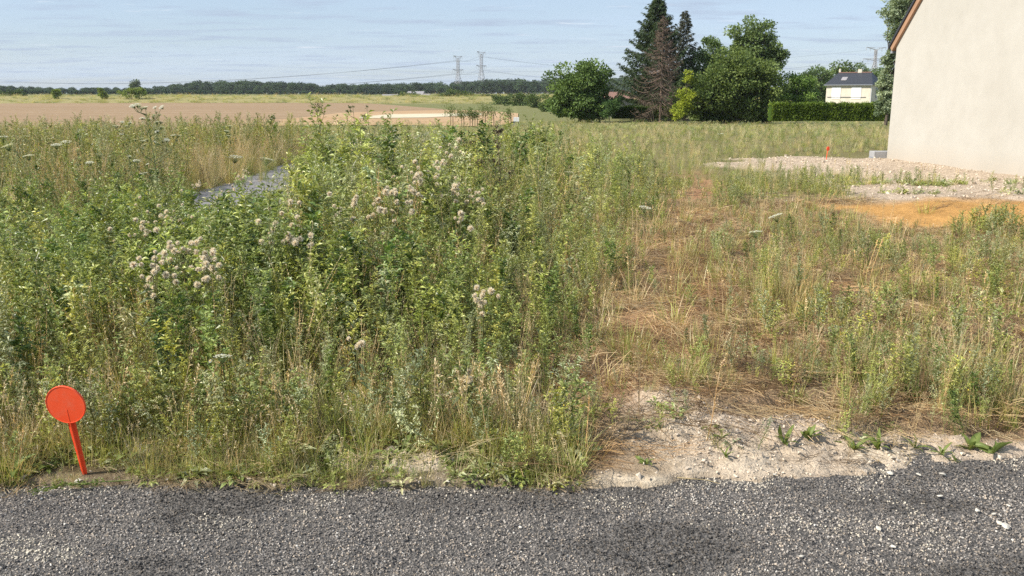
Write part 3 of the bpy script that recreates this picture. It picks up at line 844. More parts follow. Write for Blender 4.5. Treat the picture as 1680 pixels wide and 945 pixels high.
for i, (px, py, rx, ry, lab) in enumerate(((1330, 128, 34, 22, 'mixed green woodland tree left above the white house'), (1378, 118, 30, 20, 'dark round woodland crown directly above the white house roof'), (1415, 124, 26, 16, 'lighter woodland tree below the wide-armed pylon'), (1345, 150, 30, 26, 'woodland tree beside the left wall of the white house'), (1446, 128, 20, 22, 'woodland tree between the white house and the gable wall'))):
    d = 190 + 14 * i if i != 3 else 165
    broadleaf('woodland_tree', lab, d, (px, 175), [(px, py, rx, ry), (px + rx * 0.5, py + ry * 0.7, rx * 0.8, ry), (px - rx * 0.5, py + ry * 0.8, rx * 0.8, ry), (px, py + ry * 1.5, rx, ry)], DK if i % 2 else (0.035, 0.06, 0.02), MD if i % 2 else (0.08, 0.11, 0.038), 7000, 0.42, 40 + i, 'trees behind the white house', clusters=70, trunk_r=0.25)
# hedge bushes and field trees in the middle distance
mid = [(670, 168, [(670, 160, 17, 9), (660, 162, 10, 7)], 330, 'rounded dark bush beside the far farm roof'),
       (733, 172, [(735, 160, 18, 12), (722, 165, 10, 8)], 300, 'dark field bush below the nearer middle pylon'),
       (762, 170, [(765, 160, 16, 10), (752, 158, 10, 8)], 310, 'field bush just right of the nearer middle pylon foot'),
       (795, 172, [(792, 165, 18, 7)], 300, 'low flat bush below the farther middle pylon'),
       (822, 180, [(822, 168, 17, 11)], 250, 'hedgerow bush at the left end of the row before the rounded tree'),
       (852, 184, [(852, 167, 20, 14)], 220, 'second hedgerow bush of the row before the rounded tree'),
       (880, 190, [(882, 168, 20, 16), (890, 180, 16, 12)], 190, 'hedgerow bush touching the rounded broadleaf tree'),
       (906, 196, [(903, 178, 16, 16)], 150, 'olive bush in front of the hedgerow by the rounded tree')]
for i, (bx, by, el, d, lab) in enumerate(mid):
    broadleaf('field_bush', lab, d, (bx, by), el, (0.028, 0.046, 0.016), (0.070, 0.095, 0.030), 3500, d * 0.0017, 60 + i, 'bushes along the field', 'bush', clusters=45, trunk_r=0.1)
lf = [(216, 163, [(207, 153, 10, 8), (228, 152, 11, 8), (216, 147, 8, 5)], 285, 'bright green bush on the grass bank, largest of the left ones'),
      (92, 163, [(92, 154, 5, 8)], 285, 'small bright sapling on the grass bank near the left edge'),
      (168, 162, [(167, 152, 5, 7), (170, 158, 4, 4)], 285, 'small bright sapling on the bank between the two other green ones')]
for i, (bx, by, el, d, lab) in enumerate(lf):
    broadleaf('bank_shrub', lab, d, (bx, by), el, (0.06, 0.09, 0.018), (0.13, 0.16, 0.035), 1800, 0.42, 80 + i, 'green shrubs on the grass bank', 'shrub', clusters=30, trunk_r=0.1)
broadleaf('lone_tree', 'round dark tree standing above the far left woods', 640, (222, 158), [(222, 140, 8, 7), (222, 150, 5, 6)], (0.03, 0.045, 0.02), (0.06, 0.08, 0.032), 2500, 1.0, 90, clusters=40, trunk_r=0.4)
broadleaf('lone_tree', 'dark bushy tree clump at the far left edge of the bank', 320, (18, 164), [(8, 156, 16, 9), (30, 157, 16, 8), (-14, 156, 14, 9)], (0.020, 0.036, 0.012), (0.05, 0.075, 0.022), 4500, 0.5, 91, clusters=60, trunk_r=0.2)

# staked saplings
for i, (px, pt, pb) in enumerate(((739, 172, 203), (757, 181, 201), (771, 178, 202), (779, 183, 202), (792, 170, 202), (806, 173, 203), (834, 178, 204))):
    rs = np.random.default_rng(100 + i); d = 78
    b = at(px, pb, d); H = at(px, pt, d).z - b.z
    ords = ('first', 'second', 'third', 'fourth', 'fifth', 'sixth', 'seventh')
    t = thing('sapling', ords[i] + ' young staked tree from the left in the row before the dry strip', 'sapling', tuple(b), 0, 'row of young staked trees')
    g = G(); g.tube(np.array([[0, 0, -0.5], [0.02, 0, H * 0.5], [0, 0, H * 0.95]]), 0.03, 0.01, (0.16, 0.12, 0.08), 5)
    link('trunk', g.mesh('trunk', M['bark']), t)
    g = G(); g.tube(np.array([[0.22, 0.05, -0.5], [0.22, 0.05, H * 0.45]]), 0.035, 0.03, (0.22, 0.16, 0.10), 5)
    link('stake', g.mesh('stake', M['bark']), t)
    g = G(); m = 420
    wd = 0.5 if i in (4, 5, 0) else 0.32
    P = rs.normal(0, 1, (m, 3)) * np.array([wd * 0.62, wd * 0.62, H * 0.20]) + np.array([0, 0, H * 0.70])
    g.cards(P, rs.normal(0, 1, (m, 3)), rs.uniform(0.09, 0.16, m), rs.uniform(0.05, 0.09, m), lerp_col((0.13, 0.17, 0.06), (0.26, 0.30, 0.12), rs.random(m)), rs)
    link('crown', g.mesh('crown', M['tree']), t)
b = at(525, 208, 40); H = at(525, 170, 40).z - b.z
t = thing('sapling', 'lone thin young tree standing out against the brown field', 'sapling', tuple(b))
g = G(); g.tube(np.array([[0, 0, -0.8], [0.02, 0, H * 0.5], [0, 0, H * 0.95]]), 0.016, 0.006, (0.12, 0.10, 0.07), 5); link('trunk', g.mesh('trunk', M['bark']), t)
rs = np.random.default_rng(5); m = 160; g = G()
g.cards(rs.normal(0, 1, (m, 3)) * np.array([0.12, 0.12, 0.17]) + np.array([0, 0, H * 0.8]), rs.normal(0, 1, (m, 3)), 0.07, 0.04, lerp_col((0.05, 0.07, 0.025), (0.12, 0.14, 0.05), rs.random(m)), rs)
link('crown', g.mesh('crown', M['tree']), t)
b = at(847, 198, 80)
t = thing('white_box', 'small white box standing in the grass right of the young trees', 'box', tuple(b))
lbox('box_body', t, (0, 0, 0.12), (0.5, 0.4, 0.36), M['white']); lbox('leg', t, (-0.2, 0, -0.25), (0.06, 0.06, 0.35), M['grey']); lbox('leg', t, (0.2, 0, -0.25), (0.06, 0.06, 0.35), M['grey'])

# hedges: clipped, one body of small leaves each
def hedge(name, label, pxa, pya, pxb, pyb, d, hpx, thick, ca, cb, n, seed):
    rs = np.random.default_rng(seed)
    A = np.array(at(pxa, pya, d)); B = np.array(at(pxb, pyb, d)); H = hpx * d / F
    t = thing(name, label, 'hedge', tuple(A), 0)
    u = rs.random(n); face = rs.random(n)
    P = (B - A)[None] * u[:, None]
    top = face < 0.3
    zz_ = np.where(top, H * rs.uniform(0.93, 1.03, n), H * rs.random(n))
    yy_ = np.where(top, thick * (rs.random(n) - 0.5), np.where(rs.random(n) < 0.7, -thick / 2, thick / 2) + rs.normal(0, 0.06, n))
    zz_ += (0.30 * (fbm(u * 40, u * 0 + 2, 4) - 0.5) + np.where(rs.random(n) < 0.04, 0.15, 0)) * (zz_ / H) ** 2
    P = P + np.stack([0 * u, yy_, zz_], 1)
    D = np.stack([rs.normal(0, 0.4, n), np.sign(yy_) * 0.5 + rs.normal(0, 0.3, n), 0.7 + rs.normal(0, 0.35, n)], 1)
    g = G(); cl = fbm(u * 50, zz_ * 1.2, 3)
    g.cards(P, D, rs.uniform(0.12, 0.24, n), rs.uniform(0.05, 0.10, n), lerp_col(ca, cb, np.clip(cl * 1.6 - 0.3 + rs.normal(0, 0.15, n), 0, 1)), rs, 0.1)
    link('foliage', g.mesh('foliage', M['tree']), t)
    core = G(); core.box((B - A) / 2 + np.array([0, 0, H * 0.47]), (abs(B[0] - A[0]), thick * 0.8, H * 0.9), np.array(ca) * 0.8)
    link('branch_core', core.mesh('branch_core', M['bark']), t)
hedge('clipped_hedge', 'long clipped bright green hedge in front of the white house', 1262, 199, 1530, 199, 78, 26, 1.0, (0.055, 0.10, 0.014), (0.20, 0.28, 0.045), 30000, 5)
hedge('low_hedge', 'low green hedge behind the dead conifer trunk', 1004, 195, 1110, 195, 99, 17, 0.9, (0.045, 0.085, 0.012), (0.12, 0.18, 0.03), 11000, 6)

# ------------------------------------------------------------------ scattering of what nobody could count
def scatter(name, label, protos, P, idx, rot, scl, tint, kind='stuff'):
    n = len(P)
    me = bpy.data.meshes.new(name)
    me.vertices.add(n); me.vertices.foreach_set('co', np.asarray(P, np.float32).ravel())
    for an, typ, fld, arr in (('rot', 'FLOAT_VECTOR', 'vector', rot), ('scl', 'FLOAT_VECTOR', 'vector', scl), ('tint', 'FLOAT_VECTOR', 'vector', tint)):
        a = me.attributes.new(an, typ, 'POINT'); a.data.foreach_set(fld, np.asarray(arr, np.float32).ravel())
    a = me.attributes.new('pidx', 'INT', 'POINT'); a.data.foreach_set('value', np.asarray(idx, np.int32))
    o = link(name, me)
    tag(o, label, None, None, kind)
    ng = bpy.data.node_groups.new(name + '_scatter', 'GeometryNodeTree')
    ng.interface.new_socket('Geometry', in_out='INPUT', socket_type='NodeSocketGeometry')
    ng.interface.new_socket('Geometry', in_out='OUTPUT', socket_type='NodeSocketGeometry')
    nd, lk = ng.nodes, ng.links
    gi = nd.new('NodeGroupInput'); go = nd.new('NodeGroupOutput'); jn = nd.new('GeometryNodeJoinGeometry')
    m2p = nd.new('GeometryNodeMeshToPoints'); lk.new(gi.outputs[0], m2p.inputs['Mesh'])
    def na(nm, typ):
        q = nd.new('GeometryNodeInputNamedAttribute'); q.data_type = typ; q.inputs['Name'].default_value = nm; return q.outputs['Attribute']
    A_r, A_s, A_i = na('rot', 'FLOAT_VECTOR'), na('scl', 'FLOAT_VECTOR'), na('pidx', 'INT')
    for i, pm in enumerate(protos):
        po = bpy.data.objects.new(name + '_shape', pm)
        oi = nd.new('GeometryNodeObjectInfo'); oi.inputs['Object'].default_value = po; oi.inputs['As Instance'].default_value = False
        cp = nd.new('FunctionNodeCompare'); cp.data_type = 'INT'; cp.operation = 'EQUAL'
        ins = [s for s in cp.inputs if s.enabled and s.type == 'INT']
        lk.new(A_i, ins[0]); ins[1].default_value = i
        ip = nd.new('GeometryNodeInstanceOnPoints')
        lk.new(m2p.outputs[0], ip.inputs['Points']); lk.new(cp.outputs[0], ip.inputs['Selection'])
        lk.new(oi.outputs['Geometry'], ip.inputs['Instance']); lk.new(A_r, ip.inputs['Rotation']); lk.new(A_s, ip.inputs['Scale'])
        lk.new(ip.outputs[0], jn.inputs[0])
    lk.new(jn.outputs[0], go.inputs[0])
    md = o.modifiers.new('scatter', 'NODES'); md.node_group = ng
    return o

# ---- plant shapes
Cg = {'green': ((0.125, 0.182, 0.045), (0.395, 0.458, 0.168)), 'grey': ((0.23, 0.285, 0.15), (0.53, 0.57, 0.37)),
      'yel': ((0.255, 0.315, 0.065), (0.58, 0.615, 0.215)), 'deep': ((0.055, 0.105, 0.024), (0.190, 0.275, 0.075)),
      'dry': ((0.45, 0.37, 0.225), (0.72, 0.63, 0.42)), 'brown': ((0.19, 0.135, 0.08), (0.38, 0.28, 0.17))}
def pick(rng, key, k): return lerp_col(Cg[key][0], Cg[key][1], np.clip(rng.normal(0.5, 0.28, k), 0, 1))

def herb(seed, h=0.85, nbr=14, per=14, L=0.030, W=0.012, key='green', stem=(0.21, 0.235, 0.09), narrow=1.0, up=0.9, blen=0.30, flower=None, nflower=0, droop=0.3, r=0.0030, bottom=0.24, fsize=0.011):
    rng = np.random.default_rng(seed); g = G()
    lean = rng.normal(0, 0.10, 2); t = np.linspace(0, 1, 7)
    main = np.stack([lean[0] * h * t ** 1.5 + 0.015 * np.sin(t * 5 + seed), lean[1] * h * t ** 1.5 + 0.015 * np.cos(t * 4 + seed), h * t], 1)
    g.tube(main, r * 1.5, r * 0.5, stem, 3)
    ends = [main[-1]]
    def along(poly, m, ll, ww, kk, s0=0.08):
        tt = np.linspace(0, 1, len(poly)); s = rng.uniform(s0, 1, m)
        P = np.stack([np.interp(s, tt, poly[:, a]) for a in range(3)], 1)
        T = nrm(poly[-1] - poly[0]); az = rng.uniform(0, 2 * math.pi, m)
        D = np.stack([np.cos(az), np.sin(az), rng.uniform(-0.1, 0.9, m)], 1) + T * 0.45
        g.leaves(P, D, ll * rng.uniform(0.55, 1.35, m), ww * rng.uniform(0.6, 1.3, m), pick(rng, kk, m), rng, droop, 0.22, 0.6)
    along(main, per * 2, L * 1.25, W * 1.2, key, bottom)
    for i in range(nbr):
        f = bottom + (0.96 - bottom) * (i + rng.random()) / nbr
        p0 = np.array([np.interp(f, t, main[:, a]) for a in range(3)])
        az = i * 2.4 + rng.normal(0, 0.4); l = blen * h * (1.15 - 0.75 * f) * rng.uniform(0.6, 1.25)
        el = up * rng.uniform(0.7, 1.2)
        d0 = np.array([math.cos(az) * math.cos(el), math.sin(az) * math.cos(el), math.sin(el)])
        d1 = nrm(d0 + np.array([0, 0, 0.5]))
        poly = np.array([p0, p0 + d0 * l * 0.5, p0 + d0 * l * 0.5 + d1 * l * 0.5])
        g.tube(poly, r * 0.7, r * 0.3, stem, 3)
        along(poly, per, L, W, key)
        ends.append(poly[-1])
    if flower is not None and nflower:
        e = np.array(ends)[rng.integers(0, len(ends), nflower)] + rng.normal(0, 0.02, (nflower, 3))
        g.leaves(e, rng.normal(0, 1, (nflower, 3)) + np.array([0, 0, 1]), fsize, fsize * 0.9 if fsize < 0.015 else fsize * 0.35, np.asarray(flower), rng, 0, 0.1, 0.5)
    return g.mesh('herb', M['plant_i'])
def tuft(seed, n=45, L=0.5, W=0.006, key='green', key2='yel', r=0.07, lean=0.35, curve=0.7, heads=0):
    rng = np.random.default_rng(seed); g = G()
    a = rng.uniform(0, 6.28, n); q = r * np.sqrt(rng.random(n))
    P = np.stack([np.cos(a) * q, np.sin(a) * q, 0 * a - 0.01], 1)
    g.blades(P, a + rng.normal(0, 0.6, n), L * rng.uniform(0.45, 1.15, n), W * rng.uniform(0.6, 1.3, n), np.abs(rng.normal(0, lean, n)), np.abs(rng.normal(curve * 0.6, curve * 0.5, n)), pick(rng, key, n), pick(rng, key2, n), 5)
    for i in range(heads):
        aa = rng.uniform(0, 6.28); l = L * rng.uniform(1.0, 1.6); le = rng.normal(0, 0.14, 2)
        t = np.linspace(0, 1, 5)
        poly = np.stack([le[0] * l * t ** 1.6, le[1] * l * t ** 1.6, l * t], 1) + np.array([math.cos(aa) * r * 0.5, math.sin(aa) * r * 0.5, 0])
        cc = pick(rng, 'dry', 1)[0]
        g.tube(poly, 0.0016, 0.0009, cc, 3)
        m = 16; s = rng.uniform(0.74, 1.0, m)
        Pp = np.stack([np.interp(s, t, poly[:, k]) for k in range(3)], 1)
        g.leaves(Pp, rng.normal(0, 0.6, (m, 3)) + np.array([le[0], le[1], 1.2]), 0.022, 0.006, pick(rng, 'dry', m), rng, 0.2, 0.2, 0.2)
    return g.mesh('tuft', M['plant_i'])
def stalks(seed, n=9, h=0.8, key='dry', twig=8, r=0.05):
    """dead stems with small side twigs and husks"""
    rng = np.random.default_rng(seed); g = G()
    for i in range(n):
        a = rng.uniform(0, 6.28); l = h * rng.uniform(0.6, 1.1); le = rng.normal(0, 0.16, 2); t = np.linspace(0, 1, 5)
        o = np.array([math.cos(a), math.sin(a), 0]) * r * rng.random()
        poly = np.stack([le[0] * l * t ** 1.4, le[1] * l * t ** 1.4, l * t], 1) + o
        cc = pick(rng, key, 1)[0]
        g.tube(poly, 0.0026, 0.0011, cc, 3)
        for j in range(twig):
            f = rng.uniform(0.45, 1); p = np.array([np.interp(f, t, poly[:, k]) for k in range(3)])
            d = nrm(np.array([rng.normal(), rng.normal(), 1.3])); q = p + d * l * rng.uniform(0.05, 0.14)
            g.tube(np.array([p, q]), 0.0012, 0.0008, cc, 3)
            m = 4
            g.leaves(np.tile(q, (m, 1)) + rng.normal(0, 0.006, (m, 3)), rng.normal(0, 1, (m, 3)), 0.012, 0.007, pick(rng, key, m), rng, 0.2, 0.2, 0.2)
    return g.mesh('stalks', M['plant_i'])
def straw(seed, n=80, r=0.24, key='dry', L=0.16, h=0.028):
    """a litter of dead stems lying on the ground"""
    rng = np.random.default_rng(seed); g = G()
    for i in range(n):
        a = rng.uniform(0, 6.28); q = r * math.sqrt(rng.random()); z = rng.uniform(0.002, h)
        c = np.array([math.cos(a) * q, math.sin(a) * q, z]); b = rng.normal(0.6, 0.9); l = L * rng.uniform(0.3, 1.2)
        d = np.array([math.cos(b), math.sin(b), rng.normal(0, 0.13)]); s = np.array([-d[1], d[0], 0]) * rng.normal(0, 0.12)
        g.tube(np.array([c - d * l / 2, c + s * l / 2 + np.array([0, 0, 0.006]), c + d * l / 2]), 0.0012 * rng.uniform(0.6, 1.3), 0.0008, pick(rng, key, 1)[0], 3)
    return g.mesh('straw', M['plant_i'])
def lowleaf(seed, n=26, L=0.07, W=0.028, key='green', r=0.09, h=0.05):
    rng = np.random.default_rng(seed); g = G()
    a = rng.uniform(0, 6.28, n); q = r * rng.random(n)
    P = np.stack([np.cos(a) * q, np.sin(a) * q, rng.uniform(0, h, n)], 1)
    D = np.stack([np.cos(a), np.sin(a), rng.uniform(0.1, 1.3, n)], 1)
    g.leaves(P, D, L * rng.uniform(0.5, 1.3, n), W * rng.uniform(0.6, 1.3, n), pick(rng, key, n), rng, 0.35, 0.2, 0.8)
    return g.mesh('lowleaf', M['plant_i'])

SH = []; KIND = {}
def reg(kind, meshes):
    KIND[kind] = list(range(len(SH), len(SH) + len(meshes))); SH.extend(meshes)
reg('lush', [herb(1, 0.9, 15, 12, 0.056, 0.020, 'green'), herb(2, 0.8, 14, 12, 0.052, 0.018, 'yel'), herb(3, 0.95, 16, 12, 0.050, 0.017, 'green', blen=0.34), herb(4, 0.85, 15, 11, 0.066, 0.027, 'deep'), herb(41, 0.9, 14, 10, 0.070, 0.015, 'yel', blen=0.26)])
reg('fine', [herb(5, 0.85, 18, 17, 0.038, 0.0075, 'green', up=1.1, blen=0.26), herb(6, 0.9, 18, 17, 0.040, 0.007, 'grey', up=1.1, blen=0.25), herb(7, 0.75, 16, 17, 0.034, 0.008, 'yel', up=1.0), herb(42, 0.95, 20, 13, 0.034, 0.007, 'yel', up=1.25, blen=0.22)])
reg('bloom', [herb(8, 0.85, 15, 12, 0.040, 0.012, 'green', flower=(0.62, 0.50, 0.08), nflower=26), herb(9, 0.9, 17, 12, 0.038, 0.011, 'grey', flower=(0.62, 0.55, 0.38), nflower=14)])
reg('prickly', [herb(10, 0.8, 8, 12, 0.085, 0.018, 'grey', stem=(0.24, 0.27, 0.13), blen=0.2, droop=0.5, r=0.004), herb(11, 0.9, 9, 12, 0.075, 0.016, 'green', stem=(0.26, 0.28, 0.12), blen=0.2, droop=0.5, r=0.004)])
reg('downy', [herb(43, 0.95, 12, 9, 0.060, 0.012, 'grey', stem=(0.26, 0.27, 0.14), blen=0.2, flower=(0.86, 0.77, 0.66), nflower=70, fsize=0.020), herb(44, 0.9, 10, 9, 0.060, 0.012, 'green', stem=(0.26, 0.27, 0.14), blen=0.22, flower=(0.80, 0.68, 0.56), nflower=50, fsize=0.018)])
reg('grass', [tuft(12, 42, 0.60, 0.006, 'green', 'yel', heads=3), tuft(13, 45, 0.55, 0.005, 'deep', 'green'), tuft(14, 40, 0.62, 0.005, 'yel', 'dry', heads=4)])
reg('drygrass', [tuft(15, 34, 0.60, 0.0045, 'dry', 'dry', heads=8, lean=0.25, curve=0.5), tuft(16, 36, 0.55, 0.0045, 'yel', 'dry', heads=6, lean=0.3, curve=0.6)])
reg('stalk', [stalks(17, 7, 0.85), stalks(18, 6, 0.8, 'brown', 10), stalks(19, 8, 0.7, 'dry', 5)])
reg('straw', [straw(20), straw(21), straw(22, 60, 0.25, 'brown'), straw(23, 80, 0.25, 'brown', 0.2)])
reg('low', [lowleaf(24, 22, 0.085, 0.034), lowleaf(25, 26, 0.065, 0.026, 'yel'), lowleaf(26, 26, 0.075, 0.022, 'green'), lowleaf(27, 22, 0.09, 0.028, 'grey')])
reg('short', [herb(28, 0.32, 12, 14, 0.026, 0.010, 'green', up=0.7, blen=0.5), herb(29, 0.28, 12, 14, 0.024, 0.008, 'yel', up=0.7, blen=0.5, flower=(0.6, 0.5, 0.1), nflower=10), herb(30, 0.34, 12, 16, 0.024, 0.006, 'grey', up=0.8, blen=0.45)])
reg('deadherb', [herb(31, 0.5, 12, 9, 0.022, 0.007, 'brown', stem=(0.2, 0.13, 0.08), up=0.8, blen=0.4), herb(32, 0.65, 12, 8, 0.022, 0.006, 'dry', stem=(0.36, 0.27, 0.15), up=1.0)])
reg('sgrass', [tuft(33, 40, 0.22, 0.004, 'green', 'yel', r=0.08), tuft(34, 40, 0.20, 0.004, 'yel', 'dry', r=0.09), tuft(35, 36, 0.24, 0.0035, 'dry', 'dry', r=0.09, heads=2)])

class Bed:
    def __init__(self): self.P, self.I, self.R, self.S, self.T = [], [], [], [], []
    def add(self, rng, x, y, kinds, probs, size, tintv=0.18, hue=0.06, wide=1.0, tilt=0.10, base=(1, 1, 1)):
        x = np.asarray(x); y = np.asarray(y); n = len(x)
        if n == 0: return
        kk = rng.choice(len(kinds), n, p=np.asarray(probs, float) / sum(probs))
        idx = np.array([rng.choice(KIND[kinds[q]]) for q in kk])
        size = np.broadcast_to(np.asarray(size, float), (n,)) * rng.uniform(0.72, 1.22, n)
        wide = np.broadcast_to(np.asarray(wide, float), (n,))
        self.P.append(np.stack([x, y, zt(x, y) - 0.01], 1)); self.I.append(idx)
        self.R.append(np.stack([rng.normal(0, tilt, n), rng.normal(0, tilt, n), rng.uniform(0, 6.283, n)], 1))
        self.S.append(np.stack([size * wide, size * wide, size], 1))
        v = np.clip(rng.normal(1, tintv, n), 0.5, 1.6); h = rng.normal(0, hue, n)
        h = np.abs(h) * np.where(rng.random(n) < 0.85, 1, -0.4)
        self.T.append(np.stack([v * (1.02 + h), v, v * (0.95 - h)], 1) * np.asarray(base))
    def build(self, name, label):
        I = np.concatenate(self.I); used = sorted(set(I.tolist())); mp = {u: i for i, u in enumerate(used)}
        return scatter(name, label, [SH[u] for u in used], np.concatenate(self.P), np.array([mp[i] for i in I.tolist()]), np.concatenate(self.R), np.concatenate(self.S), np.clip(np.concatenate(self.T), 0, 3))
def uni(rng, n, x0, x1, y0, y1): return rng.uniform(x0, x1, n), rng.uniform(y0, y1, n)
def onpath(x, y): return (x > -5.2) & (x < -4.15) & (y > 11) & (vnoise(x * 2.3, y * 1.5) < 0.62) & ~((y > 19.5) & (y < 26)) & (y < 31)

rng = np.random.default_rng(42)
# tall weeds left of the track, as far as the lane
tall = Bed()
def weed_h(x, y):
    s = y - edge_y(x)
    h = 0.40 + 0.42 * sstep(0.10, 1.0, s)
    h = h * (0.80 + 0.40 * fbm(x * 0.9 + 3, y * 0.9 + 1, 3))
    h = h * (1 - 0.40 * sstep(-2.0, 0.0, x - right_bound(y))) * (1 - 0.45 * sstep(-0.35, 0.2, x - right_bound(y)))
    h = h * (1 + 0.22 * sstep(6.5, 8.5, y) * sstep(-3.2, -2.2, x))
    h = h * (1 - 0.15 * sstep(9, 16, y))
    u = x / y
    h = h * 0.93 * (1 - 0.20 * sstep(-0.30, -0.42, u))
    h = h * (1 + 0.20 * np.exp(-((u + 0.13) / 0.11) ** 2) * sstep(4.6, 6.5, y) + 0.10 * sstep(4.2, 5.2, y))
    notch = sstep(-0.385, -0.355, u) * sstep(-0.225, -0.265, u) * sstep(4.6, 5.4, y) * sstep(20, 18, y)
    lim = 1.56 - y * (0.136 - 0.043 * np.clip((u + 0.365) / 0.145, 0, 1))
    return h + (np.minimum(h, np.maximum(0.14, lim)) - h) * notch * 0.92
def tall_batch(n, x0, x1, y0, y1, kinds, probs, k=1.0, smin=0.06, **kw):
    x, y = uni(rng, n, x0, x1, y0, y1)
    s = y - edge_y(x)
    ok = (x < right_bound(y) + np.abs(rng.normal(0, 0.20, n)) - 0.06) & (s > smin + 0.25 * (fbm(x * 2, y * 2, 2) - 0.4)) & ~onpath(x, y) & (bare_mask(x, y) < 0.5 + 0.2 * rng.random(n))
    ok &= (np.abs(x) < 0.62 * y + 1.6)
    ok &= ~((((x + 0.52) / 0.34) ** 2 + ((y - 3.55) / 0.17) ** 2) < 1)
    ok &= ~((x > -2.35) & (x < -1.60) & (y < 3.72))
    x, y = x[ok], y[ok]
    z1 = fbm(x * 0.75 + 20, y * 0.75 + 5, 3); z2 = fbm(x * 1.3 + 40, y * 1.3 + 9, 3)
    if len(kinds) < 6:
        tall.add(rng, x, y, kinds, probs, weed_h(x, y) * k, **kw); return
    h_ = weed_h(x, y) * k; left = sstep(-0.1, -0.5, x / y)
    mA = (z1 + 0.10 * left > 0.53); mB = ~mA & (z2 > 0.56); mC = ~mA & ~mB
    boost = {'lush': 2.4, 'fine': 0.6, 'drygrass': 0.2, 'stalk': 0.5}
    tall.add(rng, x[mA], y[mA], kinds, [p * boost.get(q, 0.8) for q, p in zip(kinds, probs)], h_[mA] * 1.06, base=(0.96, 1.0, 0.94), **kw)
    boost = {'grass': 2.6, 'drygrass': 2.6, 'fine': 0.8, 'lush': 0.4, 'downy': 1.5}
    tall.add(rng, x[mB], y[mB], kinds, [p * boost.get(q, 0.8) for q, p in zip(kinds, probs)], h_[mB] * 0.95, base=(1.12, 1.09, 1.04), **kw)
    tall.add(rng, x[mC], y[mC], kinds, probs, h_[mC], base=(1.08, 1.06, 1.04), **kw)
K1 = ['lush', 'fine', 'bloom', 'prickly', 'grass', 'drygrass', 'stalk', 'downy']
tall_batch(2300, -5.2, 1.2, 3.4, 7.5, K1, [40, 30, 12, 10, 11, 2, 1, 0.5])
tall_batch(2600, -8, 3.0, 7, 16, K1, [26, 32, 14, 10, 12, 3, 1, 5])
tall_batch(1100, -5.2, 1.2, 3.4, 6.5, ['low', 'sgrass', 'grass', 'drygrass', 'fine'], [20, 20, 30, 14, 16], 0.85)
tall_batch(170, -5, 1.2, 3.4, 6.0, ['stalk', 'drygrass'], [30, 70], 0.9)
x, y = uni(rng, 3600, -4.0, 0.28, 3.25, 4.1)
s_ = y - edge_y(x); ok = (s_ > -0.07 + 0.12 * fbm(x * 3, y * 3, 2)) & (s_ < 0.5) & (rng.random(len(x)) < 1.0 - 0.85 * sstep(0.3, 0.7, np.exp(-(((x + 0.52) / 0.42) ** 2 + ((y - 3.58) / 0.22) ** 2))))
tall.add(rng, x[ok], y[ok], ['low', 'short', 'sgrass', 'straw'], [44, 8, 40, 8], (0.58 + 0.5 * sstep(0.05, 0.4, s_[ok])) * np.where((x[ok] > -2.05) & (x[ok] < -1.62) & (y[ok] < 3.6), 0.35, 1.0), tilt=0.2)
tall.build('tall_weeds', 'dense mass of tall green weeds and grasses filling the left half of the plot')

# the bank of taller dry weeds beyond the lane
bank = Bed()
x, y = uni(rng, 5600, -20, -4.6, 9.6, 24)
ok = (np.abs(x) < 0.62 * y + 2.0) & (x < -5.1 + 0.55 * (fbm(y * 0.9, y * 0 + 4, 3) - 0.5))
x, y = x[ok], y[ok]
bank.add(rng, x, y, ['fine', 'drygrass', 'bloom', 'grass', 'deadherb', 'stalk', 'lush'], [28, 18, 14, 26, 5, 3, 7], 1.0 * (0.82 + 0.36 * fbm(x * 0.5, y * 0.5, 3)), base=(0.95, 0.92, 0.86))
x, y = uni(rng, 600, -5.9, -4.9, 9, 24)
bank.add(rng, x - 0.1, y, ['drygrass', 'grass', 'deadherb'], [45, 40, 15], 0.80, tilt=0.25)
bank.build('lane_side_weeds', 'tall dry olive weeds standing along the far side of the pale lane')

# the trampled right side: straw, short weeds, clumps
dry = Bed(); clump = Bed()
x, y = uni(rng, 5200, -0.2, 9.5, 3.6, 12.5)
n_ = fbm(x * 1.1 + 7, y * 1.1, 4)
free = (x > right_bound(y) - 0.5) & (x < 0.62 * y + 1.4) & (y - edge_y(x) > 0.12)
dens = np.where(bare_mask(x, y) > 0.4, 0.13, 1.0) * np.where((house_soil(x, y) > 0.4) | (orange_sand(x, y) > 0.3), 0.03, 1.0)
ok = free & (rng.random(len(x)) < dens)
dry.add(rng, x[ok], y[ok], ['straw', 'sgrass'], [54, 10], 1.0, base=(0.97, 0.90, 0.85), tilt=0.14, wide=1.1)
x, y = uni(rng, 14, 0.15, 1.15, 3.5, 4.25)
ok = np.exp(-(((x - 0.62) / 0.36) ** 2 + ((y - 3.78) / 0.2) ** 2)) > 0.35
dry.add(rng, x[ok], y[ok], ['straw'], [1], 0.9, base=(1.05, 0.9, 0.78))
dry.build('straw_litter', 'flattened dry straw and dead stems on the right half of the plot')

